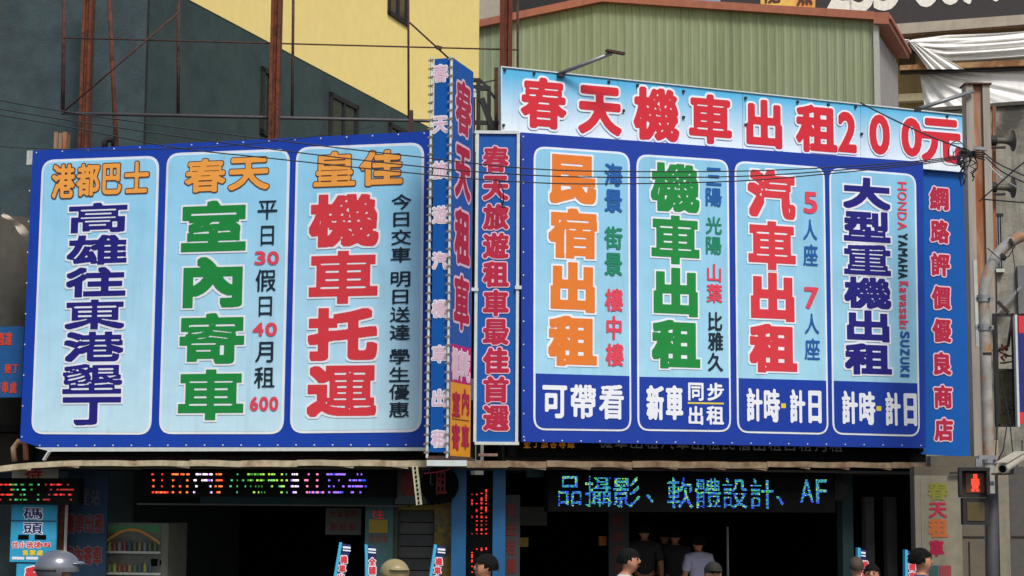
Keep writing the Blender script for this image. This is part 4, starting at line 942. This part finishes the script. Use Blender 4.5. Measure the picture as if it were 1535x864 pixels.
# steel column at the right with loudspeakers
T, F, (a_, b_, zt_) = hcol(1449, 1485, 127, 1100, 23.1, M_RUSTP, 'tall rusty peeling steel column at the right end of the billboards', flange=.3, m2=mat('column_flange', S(158, 150, 138), rough=.75, var=.15, scale=2.5, col2=S(150, 104, 66), thr=(.56, .7), bump=.3, dirt=.4, streak=True))
T.part('cap_plate', MB().box(a_-.02, b_+.02, -.03, .25, zt_+.001, zt_+.02), M_RUSTD)
T = Thing(F, 'sign_lamp', 'pale lamp arm running from the top banner to the rusty column top', 'lamp', tuple(F.px(1378, 162, -.2)))
T.part('arm', MB().tube([F.px(1378, 163, -.25), F.px(1459, 137, -.05)], .027, 8), M_GALV, smooth=True); T.part('foot', MB().bar(F.px(1371, 165, -.25), F.px(1380, 164, -.25), .05), M_BLACKM)
def horn(y, lab):
    Fh = Frame(1490, 23.2, 0); T = Thing(Fh, 'loudspeaker', lab, 'loudspeaker', tuple(Fh.px(1484, y)), group='horn loudspeakers on the column')
    c = Fh.px(1484, y); u_ = .00967
    prof = [(0, .055), (.03, .07), (.08, .07), (.10, .045), (.22, .05), (.27, .065), (.31, .10), (.335, .155)]
    ring = []; n = 18; vs = []
    for (x, r_) in prof:
        for k in range(n): an = 2*math.pi*k/n; vs.append((c.x+x*.9, r_*.85*math.cos(an), c.z+r_*.85*math.sin(an)))
    m_ = len(prof); fs = [(i*n+k, i*n+(k+1) % n, (i+1)*n+(k+1) % n, (i+1)*n+k) for i in range(m_-1) for k in range(n)]; fs += [tuple(range(n-1, -1, -1))]
    mb = MB().add(vs[:], fs); q = T.part('horn', mb, mat('horn_grey', S(88, 84, 74), rough=.6, var=.2, scale=8, dirt=.3), smooth=True)
    T.part('driver', MB().tube([(c.x-.01, 0, c.z), (c.x+.08, 0, c.z)], .07, 14), M_BLACKM)
    T.part('mouth_rim', MB().tube([(c.x+.298, 0, c.z), (c.x+.312, 0, c.z)], .14, 18), mat('horn_rim', S(66, 60, 54), dirt=.4))
    T.part('bracket', MB().bar((c.x-.02, 0, c.z-.10), (c.x+.2, 0, c.z-.09), .03), M_BLACKM)
horn(211, 'upper grey horn loudspeaker on the rusty column'); horn(281, 'lower grey horn loudspeaker on the rusty column')

# galvanised lamp pole with curved arm
YP = 21.6
T = Thing(W0, 'lamp_pole', 'grey galvanised lamp pole curving to the right in front of the rusty column', 'lamp pole', P(1484, 745, YP)-Vector((0, 0, 2.2)))
pl_ = [P(1487, 1050, YP), P(1486, 864, YP), P(1482, 690, YP), P(1478, 560, YP), P(1474.5, 450, YP)]
for t in range(1, 9):
    an = math.pi/2*t/8*.93; pl_.append(P(1474.5+75*(1-math.cos(an)), 450-98*math.sin(an), YP))
pl_.append(P(1600, 343, YP))
T.part('shaft', MB().tube(pl_, .068, 16), M_GALVR, smooth=True)
for y in (448, 491, 690): T.part('clamp', MB().tube([P(1474.5+(y-450)*.033, y-5, YP), P(1474.5+(y-450)*.033, y+5, YP)], .082, 16), M_GALV)
for y in (448, 491): T.part('clamp_bolt', MB().bar(P(1463, y, YP), P(1489, y, YP), .03, .05), M_GALV)
single(W0, 'lamp_wire', MB().tube([P(1517, 370, YP-.1), P(1521, 400, YP-.1), P(1526, 460, YP-.1)], .006, 5).tube([P(1480, 372, YP-.1), P(1498, 388, YP-.1), P(1512, 385, YP-.1), P(1521, 370, YP-.1)], .007, 5).bar(P(1514, 358, YP-.09), P(1521, 370, YP-.09), .03), M_CABLE, 'thin dark wires tied to the curved lamp arm', 'wire')
rnd = random.Random(33)
bl = MB()
for y in (448, 491, 690):
    for k in (-1, 1): bl.tube([P(1474.5+(y-450)*.033+k*9, y, YP-.10), P(1474.5+(y-450)*.033+k*9, y, YP-.06)], .014, 6)
T.part('bolts', bl, M_BLACKM, kind='stuff')
T.part('tape', MB().tube([P(1477.5, 529, YP), P(1477.8, 533, YP)], .071, 16), M_BLACKM); T.part('tape', MB().tube([P(1499, 386, YP), P(1502, 382, YP)], .071, 16), M_BLACKM)
T.part('cable', MB().tube([P(1492+2*math.sin(k*.8), 400+k*24, YP+.02) for k in range(13)], .008, 5), M_CABLE)
for k, (x0, y0, x1, y1) in enumerate(((1500, 560, 1520, 700), (1532, 660, 1524, 700), (1509, 640, 1490, 700))):
    single(W0, 'wall_cable', MB().tube([P(x0, y0, 22.55), P((x0+x1)/2+4, (y0+y1)/2+6, 22.5), P(x1, y1, 22.55)], .008, 5), M_CABLE, ('thin cable dropping from the black steel frame', 'thin cable above the security camera', 'short cable between frame and lamp pole')[k], 'cable')
# white conduit beside the sign edge
single(W0, 'white_conduit', MB().bar(P(1461, 390, 22.7), P(1465.5, 520, 22.7), .045), MP_WH, 'white strip along the right edge of the cobalt blue sign', 'strip')
single(W0, 'brown_frame', MB().bar(P(1492.5, 660, 22.6), P(1492.5, 712, 22.6), .05).bar(P(1490, 160, 23.35), P(1491, 700, 23.35), .04), M_RUSTP, 'thin rusty frame edge right of the lamp pole', 'frame')

# black steel frame with junk and the sign at the right edge
T = Thing(FE, 'steel_frame', 'black steel box frame beside the lamp pole at the right edge', 'frame', tuple(FE.px(1505, 640)))
for q in ((1491, 470, 1497, 640), (1519, 470, 1523, 640)): T.part('upright', pbox(FE, *q, .3, .36), M_BLACKM)
for y0, y1 in ((470, 474), (553, 557), (636, 640)): T.part('crossbar', pbox(FE, 1497, y0, 1519, y1, .3, .36), M_BLACKM)
T.part('brace', MB().bar(FE.px(1495, 452, .3), FE.px(1512, 469, .3), .035), M_BLACKM); T.part('brace', MB().bar(FE.px(1517, 478, .32), FE.px(1511, 520, .32), .03), M_BLACKM)
T.part('back_plate', pbox(FE, 1497.5, 557, 1518.5, 636, .5, .52), mat('olive_plate', S(104, 96, 66), var=.3, dirt=.6, scale=5))  # olive plate behind the lower bay of the frame
rr = MB(); rnd = random.Random(11)
for i in range(16):
    a_ = FE.px(rnd.uniform(1498, 1517), rnd.uniform(520, 545), .36); b_ = a_+Vector((rnd.uniform(-.12, .12), rnd.uniform(-.03, .03), rnd.uniform(-.06, .06))); rr.bar(a_, b_, .02)
single(FE, 'scrap_heap', rr, [M_RUST], 'orange and brown scrap lodged in the black steel frame', 'scrap')
rr = MB()
for i in range(20):
    a_ = FE.px(rnd.uniform(1500, 1516), rnd.uniform(600, 622), .33); b_ = a_+Vector((rnd.uniform(-.09, .09), rnd.uniform(-.03, .03), rnd.uniform(-.06, .06))); rr.bar(a_, b_, .012)
single(FE, 'cable_tangle', rr, [M_CABLE], 'tangle of cable in the lower part of the black frame', 'cable')
T = Thing(FE, 'edge_sign', 'red and blue sign cut off by the right edge of the view', 'sign', tuple(FE.px(1540, 642)))
T.part('sign_face', pbox(FE, 1527, 500, 1600, 618, .1, .18), mat('edge_navy', S(34, 40, 120), **dirty)); T.part('top_band', pbox(FE, 1527, 474, 1600, 499.7, .1, .18), I_RED); T.part('bottom_band', pbox(FE, 1527, 618.3, 1600, 636, .1, .18), I_RED)
T.part('edge_trim', pbox(FE, 1523.5, 472, 1526.8, 640, .09, .19), M_ALU)

# ------------------------------------------------------------------ lower right: poster wall, signal, camera
FQ = Frame(1440, 22.9, 4)
T = Thing(FQ, 'side_wall_building', 'beige grimy wall at the lower right beneath the cobalt sign', 'building', tuple(FQ.px(1450, 1050)))
T.part('wall', pbox(FQ, 1374, 700, 1500, 1050, .1, .3), M_BEIGE); T.part('wall', pbox(FQ, 1500, 695, 1516, 1050, .0, .3), mat('pale_pilaster', S(128, 120, 104), dirt=.5), label='paler pilaster'); T.part('wall', pbox(FQ, 1516.4, 700, 1640, 1050, .06, .3), mat('grey_shutter_wall', S(76, 74, 71), dirt=.3), label='grey shutter wall')
T.part('joint', pbox(FQ, 1444, 804, 1500, 806, .085, .1), M_BLACKM); T.part('joint', pbox(FQ, 1516.5, 804, 1640, 806, .045, .06), M_BLACKM); T.part('joint', pbox(FQ, 1455, 812, 1456.5, 1050, .085, .1), M_BLACKM)
T.part('upper_board', pbox(FQ, 1395, 684, 1500, 700, .12, .3), M_BEIGE)
T.part('pole_bracket', pbox(FQ, 1425, 708, 1470, 711, -.02, .02), M_BLACKM)
T, bo = poster(FQ, (1374, 713, 1444, 1050), .05, 'tall cream poster with coloured characters running down the lower right wall', 'poster', 'poster', MP_BEI,
  [(row_cells([('春', 1391, 1421, 723, 750)]), [I_OLIVE]*2, .045, 0, 60), (row_cells([('天', 1392, 1420, 753, 777)]), [I_DRED]*2, .045, 0, 44), (row_cells([('租', 1392, 1421, 778, 806)]), [ink('burnt', S(176, 96, 48))]*2, .06, 0, 60), (row_cells([('車', 1393, 1415, 810, 834)]), [ink('crimson', S(160, 24, 62))]*2, .07, 0, 60)])
T.part('stamp', pbox(FQ, 1393, 848, 1407, 864, .04, .049), MP_TEAL, parent=bo); T.part('stamp', pbox(FQ, 1409, 848, 1426, 870, .04, .049), mat('stamp_red', S(140, 50, 56)), parent=bo)
T.part('fold', pbox(FQ, 1383.5, 720, 1384.5, 1050, .044, .05), mat('fold_purple', S(150, 120, 130)), parent=bo)
FX = Frame(1462, 20.6, -6)
T = Thing(FX, 'pedestrian_signal', 'pedestrian signal showing a lit red standing man over a dark lower lamp', 'traffic light', tuple(FX.px(1463, 790)))
hs = T.part('housing', pbox(FX, 1440, 703, 1482, 746, 0, .22), M_BLACKM)
T.part('housing', pbox(FX, 1444, 747, 1483, 787, .01, .22), M_BLACKM)
T.part('lens', pbox(FX, 1448, 710, 1476, 739, -.008, 0), mat('lens_brown', S(96, 60, 34), rough=.3), parent=hs)
T.part('lens', pbox(FX, 1450, 753, 1476, 781, .002, .01), mat('lens_amber', S(88, 76, 44), rough=.3))
vis = MB()
for q in ((1438, 701, 1484, 706), (1438, 706, 1442.5, 742), (1479.5, 706, 1484, 742)): pbox(FX, *q, -.14, 0, vis)
T.part('visor', vis, M_BLACKM, parent=hs)
mn = MB(); d_ = -.012
for q in ((1459, 711, 1465, 717.5), (1456, 718, 1468, 728), (1457.5, 728, 1466.5, 733), (1456, 733.5, 1461.2, 737), (1462.8, 733.5, 1468, 737)): pbox(FX, *q, d_, -.009, mn)
T.part('red_man', mn, led('red_man', (1, .05, .02, 1), 1.6), parent=hs)
T.part('mount', MB().bar(FX.px(1482, 725, .15), FX.px(1490, 725, .15), .05).bar(FX.px(1467, 700, .1), FX.px(1467, 688, .1), .07).bar(FX.px(1467, 686, .1), FX.px(1492, 686, .1), .05), M_GALV)
T = Thing(FX, 'security_camera', 'white security camera on a thin arm right of the lamp pole', 'camera', tuple(FX.px(1515, 705)))
a_, b_ = FX.px(1503, 703, -.3), FX.px(1529, 686, .15)
T.part('body', MB().tube([a_, b_], .058, 14), mat('cam_white', S(180, 174, 158), rough=.45)); T.part('sunshade', MB().bar(a_+Vector((-.02, -.02, .065)), b_+Vector((0, 0, .065)), .13, .012), mat('cam_white', S(180, 174, 158), rough=.45))
T.part('lens', MB().tube([a_-(b_-a_).normalized()*.005, a_+(b_-a_)*.02], .042, 14), M_VDARK)
T.part('arm', MB().bar(FX.px(1486, 711, .05), FX.px(1535, 710, .05), .025).bar(FX.px(1517, 710, .05), FX.px(1518, 700, .02), .03), M_PIPE)
single(W0, 'grey_post', MB().tube([P(1487, 740, 20.9), P(1487, 1040, 20.9)], .075, 12), mat('post_dark', S(54, 56, 58), var=.2), 'dark grey signal post at the lower right', 'post', smooth=True)

# ------------------------------------------------------------------ overhead wires
def wire(pts, r, label, m_=None, group='overhead wires crossing the billboards'):
    P3 = [P(*q) for q in pts]; out = []
    for i in range(len(P3)-1):                     # catmull-rom
        p0, p1, p2, p3 = P3[max(i-1, 0)], P3[i], P3[i+1], P3[min(i+2, len(P3)-1)]
        for k in range(6):
            t = k/6; out.append(.5*((2*p1)+(p2-p0)*t+(2*p0-5*p1+4*p2-p3)*t*t+(3*p1-p0-3*p2+p3)*t**3))
    out.append(P3[-1])
    return single(W0, 'overhead_wire', MB().tube(out, r, 5), m_ or M_CABLE, label, 'wire', group=group)
wire([(-60, 139, 19.5), (100, 168, 19.6), (400, 209, 19.8), (640, 237, 20), (780, 252, 20.2), (900, 257, 20.4), (1100, 257, 20.8), (1250, 251, 21.2), (1383, 241, 21.7), (1456, 231, 22.4)], .0075, 'uppermost long wire sagging across both billboards')
wire([(-60, 153, 19.5), (100, 180, 19.6), (400, 223, 19.8), (640, 251, 20), (780, 262, 20.2), (900, 266, 20.4), (1100, 265, 20.8), (1250, 256, 21.2), (1383, 243.5, 21.7), (1456, 233, 22.4)], .0075, 'middle long wire sagging across both billboards')
wire([(-60, 163, 19.5), (100, 190, 19.6), (260, 221, 19.7), (400, 237, 19.8), (640, 262, 20), (780, 273, 20.2), (900, 276, 20.4), (1100, 272, 20.8), (1250, 260, 21.2), (1383, 246, 21.7), (1456, 235, 22.4)], .0075, 'lowest long wire sagging across both billboards')
wire([(-60, 216, 20.5), (60, 223, 20.6), (190, 225, 20.8), (340, 219, 21), (470, 205, 22), (560, 190, 24)], .006, 'faint wire curving along the top edge of the left billboard')
wire([(1289, 154, 22.9), (1340, 180, 22.8), (1400, 207, 22.7), (1456, 228, 22.5)], .011, 'dark wire slanting across the end of the top banner')
for i, pts in enumerate([[(1476, 230, 22.4), (1505, 250, 22), (1600, 290, 21)], [(1478, 236, 22.4), (1510, 262, 22), (1600, 300, 21)], [(1600, 205, 21), (1535, 244, 21.5), (1495, 278, 22.2), (1468, 302, 22.7)], [(1474, 299, 22.5), (1535, 304, 21.8), (1600, 308, 21)]]):
    wire(pts, .009, ['upper wire leaving the rusty column to the right', 'second wire leaving the rusty column to the right', 'wire rising to the right edge past the lower horn', 'level wire below the lower horn loudspeaker'][i], group='wires right of the column')
wire([(1484, 250, 22.2), (1510, 272, 22), (1600, 325, 21)], .009, 'pale wire leaving the rusty column to the right', MP_WH, group='wires right of the column')
T = Thing(W0, 'cable_bundle', 'tangled black cables and coils tied to the rusty column beside the top banner', 'cables', P(1455, 300, 22.5))
rnd = random.Random(21)
for i in range(7):
    x = rnd.uniform(1440, 1462); y = rnd.uniform(222, 232); ln = rnd.uniform(25, 62); pts = []
    for k in range(8):
        t = k/7; pts.append(P(x+5*math.sin(t*math.pi)*rnd.choice((-1, 1))+rnd.uniform(-1.5, 1.5), y+ln*t, 22.45+rnd.uniform(-.05, .05)))
    T.part('cable', MB().tube(pts, rnd.choice((.008, .011)), 5), M_CABLE, smooth=True)
for i in range(4):
    cx_, cy_, r1, r2 = rnd.uniform(1432, 1462), rnd.uniform(228, 245), rnd.uniform(8, 14), rnd.uniform(10, 20)
    T.part('coil', MB().tube([P(cx_+r1*math.cos(t), cy_+r2*math.sin(t), 22.4+.02*math.sin(3*t)) for t in [k*2*math.pi/16 for k in range(17)]], .007, 5), M_CABLE, smooth=True)
for i in range(5): T.part('cable', MB().tube([P(1438+i*2, 226+i*2, 22.4), P(1455, 228+i*1.5, 22.35), P(1476, 224+i*4, 22.4)], .010, 5), M_CABLE)
T.part('clamp', MB().bar(P(1460, 222, 22.3), P(1480, 224, 22.3), .04), M_GALV)
single(W0, 'sign_cable', MB().tube([P(742, 268, 22.6), P(748, 272, 22.5), P(754, 285, 22.5), P(755, 300, 22.6), P(752, 311, 22.65)], .008, 5).tube([P(747, 270, 22.5), P(749, 290, 22.5), P(752, 308, 22.6)], .006, 5).tube([P(750, 310, 22.6), P(758, 311, 22.6)], .012, 5), M_CABLE, 'black cable loop hanging over the narrow framed sign', 'cable')

# ------------------------------------------------------------------ people
def skin_mesh(nodes, edges, levels=2):
    """nodes: name -> (x,y,z,rx,ry)"""
    names = list(nodes); bm = bmesh.new(); lay = bm.verts.layers.skin.verify(); vs = {}
    for i, nme in enumerate(names):
        x, y, z, rx, ry = nodes[nme]; v = bm.verts.new((x, y, z)); v[lay].radius = (rx, ry); v[lay].use_root = (i == 0); vs[nme] = v
    for a_, b_ in edges: bm.edges.new((vs[a_], vs[b_]))
    me = bpy.data.meshes.new('s'); bm.to_mesh(me); bm.free()
    o = bpy.data.objects.new('s', me); C.objects.link(o)
    o.modifiers.new('s', 'SKIN').use_smooth_shade = True
    sb = o.modifiers.new('u', 'SUBSURF'); sb.levels = levels; sb.render_levels = levels
    bpy.context.view_layer.update()
    out = bpy.data.meshes.new_from_object(o.evaluated_get(bpy.context.evaluated_depsgraph_get()))
    bpy.data.objects.remove(o); return out
def ellip(cx_, cy_, cz_, rx, ry, rz, n=14, m_=10, cut=None, fn=None):
    mb = MB(); vs = []
    for j in range(m_+1):
        ph = -math.pi/2+math.pi*j/m_
        for i in range(n):
            th_ = 2*math.pi*i/n; x, y, z = math.cos(ph)*math.cos(th_), math.cos(ph)*math.sin(th_), math.sin(ph)
            if fn: x, y, z = fn(x, y, z)
            vs.append((cx_+rx*x, cy_+ry*y, cz_+rz*z))
    fs = [(j*n+i, j*n+(i+1) % n, (j+1)*n+(i+1) % n, (j+1)*n+i) for j in range(m_) for i in range(n)]
    if cut:
        fs = [f for f in fs if cut(*[sum(vs[k][c_] for k in f)/4 for c_ in range(3)])]
    return mb.add(vs, fs)
SKIN = mat('skin', S(176, 124, 96), rough=.55, var=.06, scale=8); HAIR = mat('hair', S(22, 20, 20), rough=.85, var=.4, scale=40, spec=.15, bump=.6, bscale=90)
def person(px, ytop, h, yaw, shirt, trousers, label, hair='short', skin=None, bow=0, cap=None, helmet=None):
    # head top h metres above the ground at Y such that it is seen at (px, ytop)
    Y = 15.0
    for _ in range(20):
        z = P(px, ytop, Y).z; Y += (z-h)*6
        Y = max(9, min(27, Y))
    loc = P(px, ytop, Y); s = h/1.70
    root = bpy.data.objects.new('person', None); C.objects.link(root); root.location = (loc.x, loc.y, 0 if Y < 20.1 else .14); root.rotation_euler = (0, 0, R(yaw)); root.scale = (s, s, s)
    tag(root, label, 'person')
    # faces local -y
    hf = bow  # head forward
    N_ = {'pelvis': (0, 0, .93, .15, .11), 'waist': (0, 0, 1.08, .135, .10), 'chest': (0, .0, 1.27, .16, .11), 'collar': (0, .01, 1.40, .09, .07), 'neck': (0, .005-hf*.3, 1.47, .046, .05),
          'jaw': (0, -.02-hf*.6, 1.525, .062, .078), 'head': (0, -.005-hf, 1.60, .075, .092), 'crown': (0, .0-hf, 1.655, .055, .068), 'nose': (0, -.112-hf, 1.575, .011, .013)}
    E_ = [('pelvis', 'waist'), ('waist', 'chest'), ('chest', 'collar'), ('collar', 'neck'), ('neck', 'jaw'), ('jaw', 'head'), ('head', 'crown'), ('head', 'nose')]
    for sd, t in ((-1, 'l'), (1, 'r')):
        N_.update({'sh'+t: (.17*sd, .01, 1.38, .06, .06), 'el'+t: (.235*sd, .02, 1.12, .042, .045), 'wr'+t: (.25*sd, -.04, .88, .028, .032), 'ha'+t: (.25*sd, -.055, .80, .022, .04),
                   'hi'+t: (.09*sd, 0, .88, .085, .09), 'kn'+t: (.10*sd, -.01, .50, .055, .06), 'an'+t: (.10*sd, .01, .09, .038, .045), 'to'+t: (.11*sd, -.14, .035, .04, .03), 'ea'+t: (.088*sd, .0-hf, 1.585, .012, .022)})
        E_ += [('collar', 'sh'+t), ('sh'+t, 'el'+t), ('el'+t, 'wr'+t), ('wr'+t, 'ha'+t), ('pelvis', 'hi'+t), ('hi'+t, 'kn'+t), ('kn'+t, 'an'+t), ('an'+t, 'to'+t), ('head', 'ea'+t)]
        for k, (dy, ln) in enumerate(((-.03, .075), (-.01, .09), (.01, .085), (.03, .065))):
            N_['f%d%s' % (k, t)] = (.25*sd, -.055+dy, .765, .010, .010); N_['g%d%s' % (k, t)] = (.245*sd, -.06+dy, .775-ln, .008, .008)
            E_ += [('ha'+t, 'f%d%s' % (k, t)), ('f%d%s' % (k, t), 'g%d%s' % (k, t))]
        N_['th'+t] = (.24*sd, -.11, .79, .010, .010); E_.append(('ha'+t, 'th'+t))
    me = skin_mesh(N_, E_); me.name = 'body'; me.materials.clear(); me.materials.append(skin or SKIN)
    def add(nm, me_):
        o = bpy.data.objects.new(nm, me_); C.objects.link(o); o.parent = root; return o
    me.polygons.foreach_set('use_smooth', [True]*len(me.polygons)); add('body', me)
    def grow(keys, extra, mt, nm):
        nn = {k: (N_[k][0], N_[k][1], N_[k][2], N_[k][3]+extra, N_[k][4]+extra) for k in keys}
        if 'collar' in nn: nn['nb'] = (0, .012-hf*.1, 1.468, .062, .064); nn['collar'] = (0, .012, 1.415, .125, .10)
        for k in list(nn):
            if k[:2] == 'el': x, y, z, a_, b_ = nn[k]; nn[k] = (x*.98, y, z+.03, a_+.014, b_+.014)
        ee = [e_ for e_ in E_ if e_[0] in nn and e_[1] in nn] + ([('collar', 'nb')] if 'nb' in nn else [])
        mm = skin_mesh(nn, ee); mm.name = nm; mm.materials.clear(); mm.materials.append(mt); mm.polygons.foreach_set('use_smooth', [True]*len(mm.polygons)); return add(nm, mm)
    grow(['pelvis', 'waist', 'chest', 'collar', 'shl', 'shr', 'ell', 'elr'], .018, shirt, 'shirt')
    grow(['pelvis', 'hil', 'hir', 'knl', 'knr', 'anl', 'anr'], .016, trousers, 'trousers')
    hy = -hf+.005
    def m_add(nm, mb, mt, sm=True): return add(nm, mesh_of(nm, mb, mt, (0, 0, 0), sm))
    # eyes, brows, mouth
    for sd in (-1, 1):
        m_add('eye', ellip(.032*sd, -.087-hf, 1.60, .014, .008, .007, 8, 6), HAIR)
        m_add('eyebrow', MB().bar((.016*sd, -.093-hf, 1.62), (.05*sd, -.085-hf, 1.622), .006, .006), HAIR)
    m_add('mouth', MB().bar((-.022, -.088-hf, 1.535), (.022, -.088-hf, 1.535), .006, .007), mat('lips', S(150, 80, 74)))
    if helmet:
        m_add('helmet', ellip(0, hy, 1.60, .135, .16, .125, 24, 14, cut=lambda x, y, z: z > 1.56 or (y > hy-.03 and z > 1.50)), helmet)
        m_add('helmet_peak', ellip(0, hy-.12, 1.63, .10, .075, .016, 16, 8), helmet)
        m_add('helmet_band', MB().tube([(math.cos(t)*.137, hy+math.sin(t)*.162, 1.585) for t in [k*math.pi/10-.0 for k in range(0, 11)]], .006, 5), M_BLACKM)
    elif cap:
        m_add('cap', ellip(0, hy, 1.625, .092, .11, .09, 20, 12, cut=lambda x, y, z: z > 1.61), cap); m_add('cap_peak', ellip(0, hy-.12, 1.625, .07, .07, .010, 14, 6), cap)
        m_add('hair', ellip(0, hy+.01, 1.60, .088, .105, .10, 18, 12, cut=lambda x, y, z: z < 1.63 and y > hy-.03 and z > 1.52), HAIR)
    else:
        lo = 1.50 if hair == 'long' else 1.565
        rnd_ = random.Random(int(px))
        def lump(x, y, z): k = 1+rnd_.uniform(-.035, .045)*(1 if z > -.3 else 0); return x*k, y*k, z*k
        m_add('hair', ellip(0, hy+.008, 1.607, .089, .112, .105, 28, 20, fn=lump, cut=lambda x, y, z: (z > 1.645) or (y > hy-.035 and z > lo) or (y > hy-.08 and z > 1.63)), hair_m if (hair_m := (HAIR if hair != 'buzz' else mat('buzz', S(70, 56, 48), rough=.8))) else HAIR)
        tf = MB()
        for k in range(150 if hair != 'buzz' else 0):
            th_ = rnd_.uniform(0, 2*math.pi); ph = rnd_.uniform(-.25, 1.45); x, y, z = math.cos(ph)*math.cos(th_), math.cos(ph)*math.sin(th_), math.sin(ph)
            c_ = Vector((.086*x, hy+.008+.108*y, 1.607+.10*z))
            if not (c_.z > 1.64 or (c_.y > hy-.03 and c_.z > lo)): continue
            dn = Vector((x*.5+rnd_.uniform(-.3, .3), y*.5+rnd_.uniform(-.3, .3), -1+.7*z)).normalized(); out_ = Vector((x, y, z))
            sd_ = dn.cross(out_).normalized()*.009
            tf.add([c_-sd_-out_*.004, c_+sd_-out_*.004, c_+out_*.006, c_+dn*rnd_.uniform(.03, .05)+out_*.003], [(0, 2, 3), (2, 1, 3), (0, 1, 2), (0, 3, 1)])
        if tf.v: o_ = m_add('hair_tufts', tf, HAIR, False); o_['kind'] = 'stuff'
        if hair == 'long': m_add('ponytail', MB().tube([(0, hy+.10, 1.60), (0, hy+.14, 1.55), (0, hy+.12, 1.42)], [.03, .035, .015], 8), HAIR)
    return root
cl = lambda n, c: mat('cloth_'+n, c, rough=.85, var=.12, scale=12, bump=.2)
DK = cl('dark', S(30, 32, 40)); JN = cl('jeans', S(40, 52, 78))
person(88, 830, 1.76, 100, cl('grey', S(70, 72, 78)), DK, 'rider in a grey open helmet at the lower left', helmet=mat('helmet_grey', S(132, 136, 144), rough=.2, var=.1, metal=.5))
person(592, 842, 1.62, 25, cl('lilac', S(190, 190, 214)), DK, 'person in a cream helmet beside the small navy banner', helmet=mat('helmet_cream', S(150, 138, 96), rough=.4), skin=mat('skin_brown', S(150, 92, 66)))
person(727, 832, 1.68, -70, cl('charcoal', S(50, 50, 54)), JN, 'person with short black hair in front of the red LED sign')
person(938, 823, 1.70, 75, cl('white_dark', S(190, 190, 194)), DK, 'man with black hair and pale shirt facing right', bow=.04)
person(966, 797, 1.70, 180, cl('ash', S(44, 46, 48)), DK, 'person in an ash grey shirt behind the man with black hair')
person(996, 804, 1.63, 180, cl('dark_green', S(26, 58, 24)), DK, 'person in a dark green shirt deep in the shop shade')
person(1012, 805, 1.63, 170, cl('ash2', S(42, 42, 46)), DK, 'person in grey beside the one in dark green')
person(1047, 818, 1.54, 200, cl('lavender', S(176, 176, 206)), DK, 'person in a lavender top with dark stripes left of the capped woman')
person(1069, 844, 1.58, 10, cl('black', S(26, 26, 28)), DK, 'woman in a black cap at the lower middle right', cap=mat('cap_black', S(34, 30, 26), rough=.8))
person(1284, 836, 1.56, 165, cl('blue', S(90, 120, 190)), JN, 'boy with cropped hair and blue shirt seen from behind', hair='buzz')
person(1307, 846, 1.52, -15, cl('blush', S(170, 140, 140)), DK, 'woman with dark hair beside the boy in blue', hair='long', bow=.05)
person(1381, 823, 1.72, 80, cl('navy_white', S(60, 60, 110)), DK, 'young man with black hair facing right by the cream poster')
